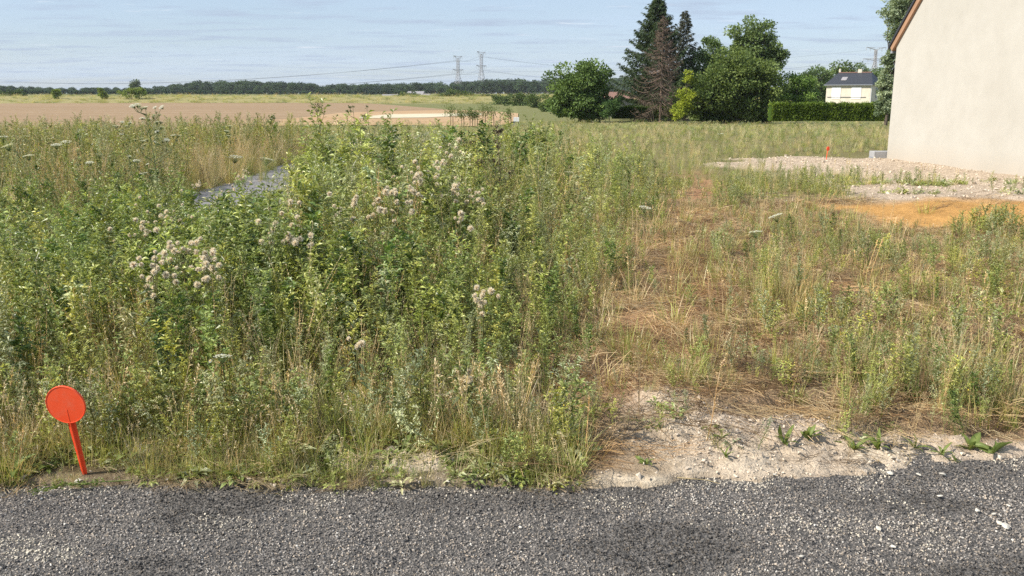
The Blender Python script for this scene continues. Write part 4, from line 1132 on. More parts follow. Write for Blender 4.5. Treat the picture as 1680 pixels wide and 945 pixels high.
def track(x, y): return np.exp(-((x - (right_bound(y) + 0.62 + 0.10 * np.sin(y))) / 0.30) ** 2) * sstep(3.9, 4.6, y) * sstep(19, 15, y)
x, y = uni(rng, 9000, 0.0, 10.0, 4.0, 15.5)
n_ = fbm(x * 0.75 + 11, y * 0.75 + 2, 4)
free = (x > right_bound(y) - 0.3) & (x < 0.62 * y + 1.4)
bare = (bare_mask(x, y) > 0.35) | (orange_sand(x, y) > 0.25) | (house_soil(x, y) > 0.45)
den = sstep(0.33, 0.52, n_ - 0.13 * sstep(1.5, 2.6, x) * sstep(8.5, 6.8, y) + 0.34 * sstep(5.8, 7.6, y) * sstep(5.2, 3.2, x - 0.25 * (y - 7))) * (1 - 0.97 * track(x, y))
ok = free & ~bare & (rng.random(len(x)) < den * (0.5 + 0.4 * sstep(6.0, 8.5, y)))
x, y = x[ok], y[ok]
hs_ = 0.42 + 0.44 * sstep(0.45, 0.7, n_[ok])
sel = rng.random(len(x)) < 0.82
clump.add(rng, x[sel], y[sel], ['short', 'low', 'sgrass'], [56, 20, 14], hs_[sel], base=(1.02, 1.0, 0.95))
clump.add(rng, x[~sel], y[~sel], ['fine', 'grass', 'deadherb', 'drygrass', 'lush'], [36, 24, 8, 6, 26], 0.30 * hs_[~sel], base=(1.02, 1.0, 0.95))
def clump_at(px, py, r, h, n, kinds, probs, ry=None, base=(1, 1, 1)):
    h *= 0.64; c = gpt(px, py); a = rng.uniform(0, 6.28, n); q = np.sqrt(rng.random(n))
    x = c.x + np.cos(a) * q * r; y = c.y + np.sin(a) * q * (ry or r)
    kk = rng.choice(len(kinds), n, p=np.asarray(probs, float) / sum(probs))
    for i_, kd in enumerate(kinds):
        s_ = kk == i_; own = {'short': 0.33, 'low': 0.11, 'sgrass': 0.22, 'deadherb': 0.6, 'grass': 0.6, 'drygrass': 0.75}.get(kd, 0.88)
        clump.add(rng, x[s_], y[s_], [kd], [1], (h * (1.1 - 0.5 * q))[s_] / own * (0.6 if kd == 'low' else 1), base=base, wide=1.0 if own > 0.4 else 0.8)
KC = ['lush', 'fine', 'grass', 'short', 'stalk', 'bloom']
clump_at(1275, 505, 0.40, 0.68, 60, ['fine', 'grass', 'drygrass', 'lush', 'stalk'], [26, 26, 20, 16, 12], 0.5, (1.05, 1, 0.9))
clump_at(1200, 440, 0.5, 0.45, 50, KC, [20, 26, 20, 24, 6, 6], 0.6)
clump_at(1345, 400, 0.7, 0.45, 70, KC, [20, 26, 20, 24, 6, 6], 0.8)
clump_at(1500, 660, 0.50, 0.52, 80, KC, [26, 20, 18, 22, 10, 6], 0.36)
clump_at(1600, 640, 0.45, 0.50, 50, ['drygrass', 'grass', 'lush', 'stalk'], [30, 26, 26, 18], 0.35)
clump_at(1400, 610, 0.40, 0.40, 45, KC, [20, 22, 20, 28, 4, 6], 0.3)
clump_at(1310, 610, 0.35, 0.24, 30, ['short', 'low', 'sgrass'], [40, 30, 30], 0.25)
clump_at(1150, 625, 0.35, 0.20, 30, ['sgrass', 'short', 'drygrass'], [36, 28, 36], 0.25)
clump_at(1070, 600, 0.20, 0.22, 16, ['short', 'low', 'sgrass'], [40, 30, 30], 0.25)
clump_at(1620, 500, 0.75, 0.40, 110, ['lush', 'low', 'short', 'deadherb'], [36, 26, 20, 18], 0.5, (1.0, 0.95, 0.8))
clump_at(1560, 428, 0.9, 0.26, 60, KC, [20, 26, 20, 20, 8, 6], 0.5)
clump_at(1440, 412, 0.8, 0.30, 60, KC, [20, 26, 20, 20, 8, 6], 0.5)
clump_at(1650, 430, 0.6, 0.30, 30, KC, [20, 26, 20, 10, 18, 6], 0.5)
clump_at(945, 690, 0.20, 0.36, 26, ['fine', 'short', 'low'], [50, 30, 20], 0.22)
clump_at(1340, 296, 1.3, 0.42, 140, ['short', 'sgrass', 'low'], [50, 30, 20], 0.7)
clump_at(1490, 303, 1.1, 0.40, 90, ['short', 'low', 'sgrass'], [40, 40, 20], 0.35)
clump_at(1500, 318, 0.7, 0.30, 26, ['short', 'low'], [60, 40], 0.22)
clump_at(1655, 318, 0.25, 0.50, 12, ['short', 'low'], [60, 40], 0.2)
clump_at(1640, 300, 0.3, 0.40, 8, ['short', 'low'], [60, 40], 0.25)
clump_at(640, 812, 0.28, 0.16, 26, ['short', 'sgrass'], [60, 40], 0.05)
x, y = uni(rng, 700, 0.6, 3.6, 3.75, 4.7)
ok = (rng.random(len(x)) < 0.5 * sstep(0.5, 0.66, fbm(x * 1.8 + 3, y * 2.2 + 5, 3))) & (y - edge_y(x) > 0.2)
clump.add(rng, x[ok], y[ok], ['low', 'sgrass', 'short', 'deadherb'], [36, 30, 24, 10], 0.5)
clump.build('low_weeds', 'low green weeds growing in clumps on the trampled right half')

# the meadow beyond, out to the hedge
mead = Bed()
def mead_batch(n, d0, d1, kinds, probs, h):
    u = rng.random(n); d = d0 * (d1 / d0) ** u
    x = d * rng.uniform(-0.66, 0.66, n); y = d
    ok = ~onpath(x, y) & ~((x < -4.9) & (y < 24)) & (house_soil(x, y) < 0.5) & ~((x > 8.2) & (y < 23)) & ~((x < right_bound(y)) & (y < 15.5)) & (rng.random(n) > 0.8 * track(x, y))
    x, y = x[ok], y[ok]
    w = np.clip(y / 14, 1.0, 5.5)
    hh = h * (0.8 + 0.4 * fbm(x * 0.15, y * 0.15, 3)) * np.where((x < -2) & (y < 45), 1.25, 1.0)
    mead.add(rng, x, y, kinds, probs, hh, wide=w, base=(0.92, 0.96, 0.90), tilt=0.06, tintv=0.10)
mead_batch(6500, 13.5, 40, ['drygrass', 'grass', 'fine', 'sgrass', 'short', 'deadherb'], [24, 28, 22, 12, 16, 1], 0.42)
mead_batch(4200, 38, 100, ['drygrass', 'grass', 'fine', 'sgrass'], [24, 40, 26, 10], 0.44)
mead.build('meadow_grass', 'dry summer meadow grass stretching to the hedge and trees')

# grass on the far bank
fb = Bed()
x = rng.uniform(-330, 120, 2600); y = rng.uniform(264, 312, 2600)
fb.add(rng, x, y, ['grass', 'sgrass'], [70, 30], 1.3, wide=7.0, base=(1.0, 0.98, 0.85), tintv=0.06, hue=0.03)
fb.build('bank_grass', 'yellow-green grass on the low bank before the far woods')

# ------------------------------------------------------------------ far woods
def wood_shape(seed, h, w, ca, cb, n, leaf, cone=False):
    rs = np.random.default_rng(seed); g = G()
    ncl = 26
    for j in range(ncl):
        if cone:
            f = rs.random(); c = np.array([rs.normal(0, 0.3) * w * (1 - f), rs.normal(0, 0.3) * w * (1 - f), h * (0.1 + 0.85 * f)]); cr = w * 0.35 * (1.1 - f)
        else:
            u = nrm(rs.normal(0, 1, 3)); c = np.array([0, 0, h * 0.58]) + u * np.array([w * 0.42, w * 0.42, h * 0.36]) * rs.uniform(0.5, 1); cr = w * 0.2
        m = n // ncl; q = nrm(rs.normal(0, 1, (m, 3))) * rs.random((m, 1)) ** 0.4 * cr
        g.cards(c + q, nrm(q) + rs.normal(0, 0.6, (m, 3)), leaf * rs.uniform(0.7, 1.4, m), leaf * rs.uniform(0.5, 0.9, m), lerp_col(ca, cb, np.clip(rs.normal(rs.uniform(0.2, 0.8), 0.2, m), 0, 1)), rs)
    g.tube(np.array([[0, 0, -2], [0, 0, h * 0.6]]), w * 0.03, w * 0.015, (0.06, 0.05, 0.04), 5)
    return g.mesh('wood_tree', M['tree_i'])
WS = [wood_shape(1, 10, 9, (0.020, 0.036, 0.014), (0.055, 0.076, 0.028), 1600, 0.9), wood_shape(2, 10, 8, (0.024, 0.042, 0.016), (0.062, 0.082, 0.032), 1600, 0.9), wood_shape(3, 10, 10, (0.018, 0.032, 0.014), (0.048, 0.066, 0.026), 1700, 0.9),
      wood_shape(4, 10, 5, (0.022, 0.036, 0.022), (0.05, 0.066, 0.042), 900, 0.7, True)]
def wood(name, label, pxs, tops, d0, d1, n, shapes, wide, seed, base, jit=0.12):
    rs = np.random.default_rng(seed)
    u = rs.random(n); px = np.interp(u, [0, 1], [pxs[0], pxs[-1]]); d = rs.uniform(d0, d1, n)
    top = np.interp(px, pxs, tops)
    rxz = np.array([ray(a, b) for a, b in zip(px, top)])
    x = rxz[:, 0] * d; zg = zt(x, d)
    H = (EYE + rxz[:, 1] * d - zg) * rs.uniform(1 - 2 * jit, 1 + jit * 0.35, n)
    s = H / 10; v = rs.normal(1, 0.14, n)
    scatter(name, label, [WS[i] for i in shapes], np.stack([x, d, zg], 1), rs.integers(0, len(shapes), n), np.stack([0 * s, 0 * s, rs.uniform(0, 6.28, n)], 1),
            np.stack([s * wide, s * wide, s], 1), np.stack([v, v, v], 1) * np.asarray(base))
wood('far_woods', 'dark wooded ridge along the horizon', [-330, 0, 120, 240, 330, 420, 520, 640, 760, 900, 1040, 1150], [141, 141.5, 144, 144, 134, 133.5, 138, 138, 134, 129, 127, 126], 760, 1050, 1100, [0, 1, 2], 1.15, 201, (1.75, 1.85, 2.2), 0.24)  # lighter, bluer tint paints distance haze into the foliage colour
wood('plantation', 'even low belt of grey-green trees before the wooded ridge', [-330, 0, 150, 240, 420, 620, 700], [145, 146, 148, 147, 148.5, 147.5, 148], 520, 640, 620, [3, 3, 0], 1.3, 202, (1.7, 1.9, 2.5), 0.07)  # grey-blue tint: haze put into the leaf colour, on top of the volume

# ------------------------------------------------------------------ gravel of the road
def stone_shape(seed, flat=0.7):
    rs = np.random.default_rng(seed)
    bm = bmesh.new()
    for p in nrm(rs.normal(0, 1, (11, 3))) * rs.uniform(0.75, 1.1, (11, 1)) * np.array([1, rs.uniform(0.65, 0.95), flat]): bm.verts.new(p * 0.5)
    r = bmesh.ops.convex_hull(bm, input=bm.verts)
    bmesh.ops.delete(bm, geom=[v for v in bm.verts if not v.link_faces], context='VERTS')
    me = bpy.data.meshes.new('stone'); bm.to_mesh(me); bm.free(); me.materials.append(M['stone_i'])
    return me
ST = [stone_shape(300 + i) for i in range(6)]
rs = np.random.default_rng(77)
n = 270000
x = rs.uniform(-4.4, 5.2, n); y = rs.uniform(1.7, 4.3, n)
ok = (y < edge_y(x) + 0.03 + 0.05 * rs.normal(0, 1, n)) & (np.abs(x - 0.2) < 0.6 * y + 2.2)
x, y = x[ok], y[ok]; n = len(x)
sz = np.clip(rs.normal(0.0098, 0.0024, n), 0.0045, 0.018)
f = rs.random(n)
col = np.empty((n, 3))
blue = np.array([0.190, 0.170, 0.152]); lt = np.array([0.36, 0.325, 0.285]); warm = np.array([0.40, 0.335, 0.265]); dark = np.array([0.040, 0.040, 0.043]); wht = np.array([0.55, 0.52, 0.47])
pal = np.stack([blue, lt, warm, dark, wht]); ch_ = rs.choice(5, n, p=[0.40, 0.26, 0.15, 0.155, 0.035])
col = pal[ch_] * rs.uniform(0.72, 1.3, (n, 1))
bit = sstep(0.50, 0.66, fbm(x * 1.7 + 31, y * 3.4 + 4, 4))                 # bitumen showing between the chippings
bit = np.maximum(bit, 0.8 * np.exp(-((y - (edge_y(x) - 0.12)) / 0.12) ** 2) * sstep(0.45, 0.6, fbm(x * 1.1 + 3, y, 3)))
col = col * (1 - 0.70 * bit[:, None])
dust = sstep(0.60, 0.78, fbm(x * 2.6 + 71, y * 4.2 + 14, 4)) * 0.35
c_ = gpt(75, 925); dust = np.maximum(dust, 1.0 * sstep(0.35, 0.8, np.exp(-(((x - c_.x) / 0.22) ** 2 + ((y - c_.y) / 0.07) ** 2)) + 0.5 * (fbm(x * 12, y * 12, 3) - 0.5)))
c_ = gpt(20, 905); dust = np.maximum(dust, 0.7 * sstep(0.35, 0.8, np.exp(-(((x - c_.x) / 0.3) ** 2 + ((y - c_.y) / 0.06) ** 2)) + 0.8 * (fbm(x * 12, y * 12, 3) - 0.5)))
near_edge = sstep(0.14, 0.0, edge_y(x) - y) * sstep(0.40, 0.58, fbm(x * 2.1, y * 2 + 2, 3))
dust = np.maximum(dust, 0.75 * near_edge)
mixm = (rs.random(n) < dust * 0.85)
col[mixm] = np.array([0.56, 0.50, 0.40]) * rs.uniform(0.75, 1.2, (mixm.sum(), 1))
z = -0.012 + sz * rs.uniform(-0.10, 0.34, n)
scatter('gravel', 'grey chippings covering the road surface', ST, np.stack([x, y, z], 1), rs.integers(0, 6, n),
        np.stack([rs.normal(0, 0.6, n), rs.normal(0, 0.6, n), rs.uniform(0, 6.28, n)], 1), np.stack([sz, sz * rs.uniform(0.7, 1, n), sz], 1), col)
# crumbs of earth on the bare ground
rs = np.random.default_rng(78)
x = rs.uniform(-3.0, 3.6, 60000); y = rs.uniform(3.3, 5.2, 60000)
ok = rs.random(60000) < bare_mask(x, y) * (0.25 + 0.75 * sstep(0.45, 0.62, fbm(x * 2.3, y * 2.3, 3)))
x1, y1 = x[ok], y[ok]; s1 = np.clip(rs.lognormal(math.log(0.0090), 0.60, len(x1)), 0.004, 0.05)
x = rs.uniform(3.5, 10, 9000); y = rs.uniform(10, 22, 9000)
ok = (rs.random(9000) < house_soil(x, y)) & (orange_sand(x, y) < 0.3) & (x < 8.75 + (21 - y) * 0.07)
x2, y2 = x[ok], y[ok]; s2 = np.clip(rs.lognormal(math.log(0.022), 0.6, len(x2)), 0.008, 0.13)
X_ = np.concatenate([x1, x2]); Y_ = np.concatenate([y1, y2]); S_ = np.concatenate([s1, s2]); n = len(X_)
cc = np.array([0.53, 0.435, 0.33])[None] * rs.uniform(0.75, 1.15, (n, 1)) + rs.uniform(0, 0.1, (n, 1)) * np.array([[1, 1.05, 1.0]])
scatter('earth_crumbs', 'crumbs and clods of pale chalky earth on the bare ground', ST, np.stack([X_, Y_, zt(X_, Y_) + S_ * 0.15], 1), rs.integers(0, 6, n),
        np.stack([rs.normal(0, 0.5, n), rs.normal(0, 0.5, n), rs.uniform(0, 6.28, n)], 1), np.stack([S_, S_ * rs.uniform(0.7, 1, n), S_ * 0.8], 1), cc)

# ------------------------------------------------------------------ marker plates
def marker(loc, H, dia, lean, rz, label):
    t = thing('marker_sign', label, 'marker', loc, rz, 'orange survey markers')
    t.rotation_euler = (lean[0], lean[1], rz)
    bm = bmesh.new()
    n = 48; th = 0.004
    def ring(r, y): return [bm.verts.new((r * math.cos(a), y, H - dia / 2 + r * math.sin(a))) for a in [2 * math.pi * i / n for i in range(n)]]
    R_ = dia / 2
    rings = [ring(R_ * 0.955, -th), ring(R_ * 0.962, -th - 0.0012), ring(R_ * 0.992, -th - 0.0012), ring(R_, -th + 0.001), ring(R_, th), ring(R_ * 0.99, th + 0.001)]
    for a, b in zip(rings[:-1], rings[1:]):
        for i in range(n): bm.faces.new([a[i], a[(i + 1) % n], b[(i + 1) % n], b[i]])
    bm.faces.new(rings[0][::-1]); bm.faces.new(rings[-1])
    bmesh.ops.recalc_face_normals(bm, faces=bm.faces[:])
    me = bpy.data.meshes.new('disc'); bm.to_mesh(me); bm.free(); me.materials.append(M['orange']); link('disc', me, t)
    bm = bmesh.new()     # T-shaped stake: flat blade with a raised rib and a pointed foot
    s = dia / 0.165; w0, w1 = 0.017 * s, 0.012 * s; zt_, zb_ = H - dia * 0.62, -0.06
    prof = lambda w: [(-w, -0.001), (-0.003 * s, -0.001), (-0.0018 * s, -0.011 * s), (0.0018 * s, -0.011 * s), (0.003 * s, -0.001), (w, -0.001), (w, 0.0035), (-w, 0.0035)]
    A = [bm.verts.new((a, b - 0.007 if False else b, zt_)) for a, b in prof(w0)]; B = [bm.verts.new((a, b, 0.02)) for a, b in prof(w1)]; Cc = bm.verts.new((0, 0, zb_))
    for i in range(8): bm.faces.new([A[i], A[(i + 1) % 8], B[(i + 1) % 8], B[i]]); bm.faces.new([B[i], B[(i + 1) % 8], Cc])
    bm.faces.new(A[::-1]); bmesh.ops.recalc_face_normals(bm, faces=bm.faces[:])
    me = bpy.data.meshes.new('stake'); bm.to_mesh(me); bm.free(); me.materials.append(M['orange'])
    o = link('stake', me, t); o.location = (0, 0.0062, 0)
b = gpt(138, 779)
marker(tuple(b), 0.415, 0.168, (R(7), R(-3.4), 0), R(-5), 'round orange marker plate on a stake at the road edge')
b = gpt(1356, 262)
marker((b.x, b.y, b.z), 0.30, 0.10, (0, R(6), 0), R(35), 'small distant orange marker stake in front of the meadow near the gable wall')

# ------------------------------------------------------------------ chalk pebbles on the road
rs = np.random.default_rng(9)
PEB = []
for i in range(4):
    bm = bmesh.new()
    for p in nrm(rs.normal(0, 1, (22, 3))) * rs.uniform(0.8, 1.05, (22, 1)) * np.array([1, 0.8, 0.55]): bm.verts.new(p * 0.5)
    bmesh.ops.convex_hull(bm, input=bm.verts); bmesh.ops.delete(bm, geom=[v for v in bm.verts if not v.link_faces], context='VERTS')
    me = bpy.data.meshes.new('pebble'); bm.to_mesh(me); bm.free(); me.materials.append(M['chalk']); PEB.append(me)
ORD = ['first', 'second', 'third', 'fourth', 'fifth', 'sixth', 'seventh', 'eighth', 'ninth', 'tenth', 'eleventh', 'twelfth', 'thirteenth', 'fourteenth', 'fifteenth', 'sixteenth', 'seventeenth', 'eighteenth', 'nineteenth', 'twentieth']
peb = sorted([(128, 792, 26), (1440, 887, 17), (1458, 794, 18), (1505, 796, 14), (1545, 796, 18), (1600, 856, 16), (1647, 883, 26), (1638, 878, 17), (1628, 862, 13), (1313, 933, 14), (1464, 917, 17), (276, 808, 9), (947, 795, 9), (1270, 794, 12), (1540, 832, 14), (1652, 848, 12), (1100, 848, 10), (735, 813, 9)])
for i, (px, py, s) in enumerate(peb):
    b = gpt(px, py); d = math.hypot(b.y, 1.6); k = s * d / F
    o = link('chalk_pebble', PEB[i % 4], None, (b.x, b.y, max(b.z, -0.004) + k * 0.12)); k *= 0.8; o.scale = (k, k * 0.85, k * 0.5); o.rotation_euler = (rs.normal(0, 0.2), rs.normal(0, 0.2), rs.uniform(0, 6))
    tag(o, ORD[i] + ' whitish chalk pebble on the road counted from the left', 'pebble', 'chalk pebbles on the road')

# ------------------------------------------------------------------ leafy rosettes at the road edge (each leaf a part)
def dock_leaf(seed, L=0.13, W=0.04):
    rs = np.random.default_rng(seed); m = 8; V = []; Fc = []; Cc = []
    ca = np.array([0.10, 0.15, 0.035]); cb = np.array([0.20, 0.245, 0.07])
    for i in range(m + 1):
        t = i / m; w = W * (math.sin(math.pi * min(1, 0.12 + t * 0.9)) ** 0.8) * (0.5 + 0.5 * min(1, t * 4)) * (1 + 0.12 * rs.normal())
        if i == m: w = 0.002
        yy = L * t; zz2 = L * (0.45 * t - 0.55 * t * t) 
        V += [(-w / 2, yy, zz2 + w * 0.22 + rs.normal(0, 0.0012)), (0, yy, zz2), (w / 2, yy, zz2 + w * 0.22 + rs.normal(0, 0.0012))]
        f = rs.random() * 0.5; Cc += [ca + (cb - ca) * f, cb * 1.15, ca + (cb - ca) * f]
    for i in range(m):
        a = i * 3
        for q in ((a, a + 1, a + 4, a + 3), (a + 1, a + 2, a + 5, a + 4)): Fc += [[q[0], q[1], q[2]], [q[0], q[2], q[3]]]
    return mk_mesh('leaf', V, np.array(Fc), M['plant'], np.array(Cc), True)
DL = [dock_leaf(i) for i in range(5)] + [dock_leaf(10 + i, 0.14, 0.024) for i in range(4)]
def rosette(px, py, n, s, label, upright=0.6, narrow=False, seed=0):
    rs = np.random.default_rng(seed); b = gpt(px, py)
    t = thing('broad_leaved_weed', label, 'plant', (b.x, b.y, b.z - 0.004), rs.uniform(0, 6), 'broad-leaved weeds along the road edge')
    for i in range(n):
        o = link('leaf', DL[rs.integers(5, 9) if narrow else rs.integers(0, 5)], t)
        k = s * 0.78 * rs.uniform(0.6, 1.2); o.scale = (k, k, k)
        o.rotation_euler = Euler((upright * rs.uniform(0.3, 1.7), rs.normal(0, 0.25), i * 2.4 + rs.normal(0, 0.3)))
    return t
ros = [(20, 775, 8, 1.3, 0.5, 0), (95, 735, 7, 1.2, 0.6, 0), (80, 768, 6, 0.9, 0.4, 0), (300, 778, 6, 0.8, 0.4, 0), (395, 785, 7, 0.9, 0.4, 0), (420, 740, 7, 1.3, 0.9, 0), (541, 770, 8, 0.9, 0.9, 1), (600, 758, 6, 1.0, 0.5, 0),
       (740, 765, 7, 0.9, 0.5, 0), (800, 745, 9, 1.4, 0.7, 0), (905, 745, 8, 1.4, 0.6, 0), (920, 775, 7, 0.9, 0.5, 0), (1060, 762, 6, 0.6, 0.5, 0), (1190, 750, 6, 0.75, 0.8, 1), (1185, 718, 5, 0.6, 0.7, 1), (1288, 728, 6, 0.9, 1.0, 1), (1325, 722, 8, 1.0, 0.7, 0),
       (1400, 738, 9, 0.95, 0.8, 1), (1440, 738, 9, 0.9, 0.9, 1), (1500, 735, 7, 0.8, 0.8, 1), (1545, 745, 7, 0.8, 0.7, 1), (1590, 738, 9, 1.0, 0.8, 0), (1630, 742, 8, 0.9, 0.7, 0), (1567, 757, 9, 0.45, 0.7, 1)]
WORDS = {0: 'broad-leaved green weed', 1: 'narrow-leaved green weed'}
for i, (px, py, n, s, up, nar) in enumerate(ros):
    side = 'counted from the left along the gravel edge'
    if i < 20: lab = f'{ORD[i]} {WORDS[nar]} {side}'
    else: lab = ['leafy weed tuft on the pale soil right of the long narrow ones', 'leafy broad weed near the right frame edge', 'last leafy weed before the right frame edge', 'small round bright tuft alone on the pale soil strip'][i - 20]
    rosette(px, py, n, s, lab, up, bool(nar), 500 + i)

# ------------------------------------------------------------------ thistles gone to seed
def fluff_mesh(seed, r=0.017, m=150):
    rs = np.random.default_rng(seed); g = G()
    D = nrm(rs.normal(0, 1, (m, 3)) + np.array([0, 0, 0.9]))
    g.cards(D * r * 0.1, D, r * rs.uniform(0.85, 1.2, m), r * 0.22, lerp_col((0.88, 0.77, 0.58), (0.97, 0.92, 0.78), rs.random(m)), rs, 0.0)
    m = 14; D = nrm(rs.normal(0, 1, (m, 3)) * np.array([1, 1, 0.4]) + np.array([0, 0, -0.35]))
    g.leaves(D * r * 0.1 + np.array([0, 0, -r * 0.2]), D + np.array([0, 0, 0.3]), r * 0.75, r * 0.28, lerp_col((0.24, 0.15, 0.09), (0.44, 0.31, 0.19), rs.random(m)), rs, 0.0, 0.2, 0.2)
    return g.mesh('seed_head', M['fluff'])
FL = [fluff_mesh(i) for i in range(5)]
def canopy(px, py, lift, left=True):
    """distance at which the sight line through a pixel comes down on the tops of the weeds"""
    rx, rz = ray(px, py); d = np.arange(3.75, 30, 0.05); x = rx * d
    top = weed_h(x, d) * 0.93
    top = np.where(x < -5.1, np.where(d > 9.6, 0.85, 0.0), top); top = np.where(x > right_bound(d), 0.28, top)
    hit = np.nonzero(EYE + rz * d < zt(x, d) + top + lift)[0]
    return float(d[hit[0]]) if len(hit) else 12.0
def thistle(px, py, d, spread, n, label, seed, hs=1.0, fresh=False):
    d = canopy(px, py, 0.09)
    rs = np.random.default_rng(seed); top = at(px, py, d); zg = float(zt(top.x, d)); H = top.z - zg
    t = thing('thistle', label, 'thistle', (top.x, d, zg), 0, 'thistles gone to seed')
    g = G(); lean = rs.normal(0, 0.06, 2); tt = np.linspace(0, 1, 6); sc = (0.20, 0.20, 0.08)
    main = np.stack([lean[0] * H * (tt - 1), lean[1] * H * (tt - 1), H * tt * 0.94], 1)
    g.tube(main, 0.005, 0.0025, sc, 5)
    lv = G()
    m = 26; s = rs.uniform(0.1, 0.92, m); P = np.stack([np.interp(s, tt, main[:, a]) for a in range(3)], 1); az = rs.uniform(0, 6.28, m)
    lv.leaves(P, np.stack([np.cos(az), np.sin(az), rs.uniform(0, 0.7, m)], 1), rs.uniform(0.05, 0.13, m), rs.uniform(0.014, 0.028, m), lerp_col((0.10, 0.14, 0.06), (0.24, 0.27, 0.14), rs.random(m)), rs, 0.5, 0.2, 0.7)
    heads = []
    n = int(n * 1.6); spread *= 1.75
    for i in range(n):
        a = rs.uniform(0, 6.28); q = spread * math.sqrt(rs.random()); p0 = main[rs.integers(3, 6)] if rs.random() < 0.6 else main[4]
        e = np.array([math.cos(a) * q, math.sin(a) * q * 0.8, H * 0.985 + rs.normal(0, spread * 0.45) - q * 0.2])
        g.tube(np.array([p0, (p0 + e) / 2 + np.array([math.cos(a), math.sin(a), -0.3]) * q * 0.2, e]), 0.0022, 0.0014, sc, 3)
        heads.append(e)
    link('stem', g.mesh('stem', M['plant']), t); link('foliage', lv.mesh('foliage', M['plant']), t)
    for e in heads:
        o = link('seed_head', FL[rs.integers(0, 5)], t, tuple(e)); k = hs * rs.uniform(0.6, 1.25); o.scale = (k, k, k); o.rotation_euler = (rs.normal(0, 0.5), rs.normal(0, 0.5), rs.uniform(0, 6))
TH = [(300, 405, 5.6, 0.09, 22, 'thistle with the densest ball of pale down, left of the lane gap'), (272, 355, 6.6, 0.13, 22, 'thistle with loose buff seed heads left of the lane gap, behind the densest one'), (325, 305, 8.0, 0.05, 6, 'thistle raising one fluffy tuft against the pale lane'),
      (250, 438, 5.2, 0.07, 12, 'thistle with buff down low on the left, below the densest one'), (345, 440, 5.2, 0.05, 9, 'thistle with tangled down just below and right of the densest one'), (400, 290, 9.5, 0.08, 10, 'thistle with pink-buff heads under the white umbel by the lane'),
      (375, 315, 8.5, 0.09, 10, 'thistle with brown heads leaning over the lane edge'), (468, 350, 7.0, 0.06, 5, 'thistle with round single puffs right of the lane'), (445, 372, 6.4, 0.07, 8, 'thistle with three fat puffs in a line'), (488, 388, 6.2, 0.05, 7, 'thistle with ragged heads right of the three fat puffs'),
      (708, 288, 9.0, 0.14, 18, 'large fluffy thistle in the middle of the tall weeds'), (652, 300, 8.6, 0.11, 12, 'thistle with mauve-grey heads left of the large middle one'), (765, 312, 8.2, 0.09, 12, 'fluffy thistle right of the large middle one'), (735, 250, 12.0, 0.10, 6, 'small far thistle above the large middle one'),
      (755, 350, 7.2, 0.05, 4, 'thistle with two round puffs below the right fluffy one'), (792, 482, 5.3, 0.06, 10, 'thistle with white wispy down alone in the dark centre weeds'), (765, 605, 4.5, 0.03, 3, 'low thistle puff near the bottom of the centre weeds'), (585, 560, 4.8, 0.03, 3, 'single small puff low among the left centre weeds'),
      (215, 375, 6.2, 0.09, 9, 'thistle with small brown-buff heads far left of the densest one'), (640, 330, 7.6, 0.09, 8, 'thistle with few brownish puffs between lane and middle group'), (560, 330, 7.6, 0.08, 6, 'thistle with scattered puffs right of the round single ones')]
for i, (px, py, d, sp, n, lab) in enumerate(TH): thistle(px, py, d, sp, n, lab, 700 + i, 0.98 if d < 7 else 1.18)

# ------------------------------------------------------------------ wild carrots: flat white umbels on thin stems
def umbel_mesh(seed, r=0.035):
    rs = np.random.default_rng(seed); g = G(); m = 30
    for i in range(m):
        a = i * 2.4; q = r * math.sqrt((i + 0.5) / m); e = np.array([math.cos(a) * q, math.sin(a) * q, 0.006 * (1 - (q / r) ** 2)])
        g.tube(np.array([[0, 0, -r * 0.9], e * np.array([0.6, 0.6, 1]) + np.array([0, 0, -r * 0.3]), e]), 0.0007, 0.0006, (0.18, 0.24, 0.09), 3)
        k = 9; D = np.concatenate([rs.normal(0, 1, (k, 2)), rs.uniform(0, 0.5, (k, 1))], 1)
        g.leaves(np.tile(e, (k, 1)) + rs.normal(0, r * 0.05, (k, 3)) * np.array([1, 1, 0.4]), D, r * 0.16, r * 0.13, lerp_col((0.68, 0.68, 0.58), (0.82, 0.82, 0.76), rs.random(k)), rs, 0.0, 0.1, 0.9)
    return g.mesh('umbel', M['plant'])
UM = [umbel_mesh(i) for i in range(3)]
def carrot(px, py, d, s, label, seed):
    if d < 14: s = s * 1.15; d2 = canopy(px, py, 0.11); s = 1.25 * s * d2 / d; d = d2
    rs = np.random.default_rng(seed); top = at(px, py, d); zg = float(zt(top.x, d)); H = top.z - zg
    t = thing('wild_carrot', label, 'wildflower', (top.x, d, zg), 0, 'white flowering wild carrots')
    g = G(); l = rs.normal(0, 0.04, 2); tt = np.linspace(0, 1, 5)
    g.tube(np.stack([l[0] * (1 - tt) ** 2, l[1] * (1 - tt) ** 2, (H - 0.03 * s) * tt], 1), 0.0035, 0.0018, (0.13, 0.17, 0.06), 4)
    link('stem', g.mesh('stem', M['plant']), t)
    lv = G(); m = 40; P = np.stack([l[0] * 0.3 + rs.normal(0, 0.03, m), l[1] * 0.3 + rs.normal(0, 0.03, m), H * rs.uniform(0.1, 0.7, m)], 1)
    lv.leaves(P, rs.normal(0, 1, (m, 3)) + np.array([0, 0, 0.4]), 0.03, 0.006, lerp_col((0.08, 0.13, 0.03), (0.17, 0.22, 0.06), rs.random(m)), rs)
    link('foliage', lv.mesh('foliage', M['plant']), t)
    o = link('umbel', UM[seed % 3], t, (0, 0, H)); o.scale = (s, s, s); o.rotation_euler = (rs.normal(0, 0.15), rs.normal(0, 0.15), 0)
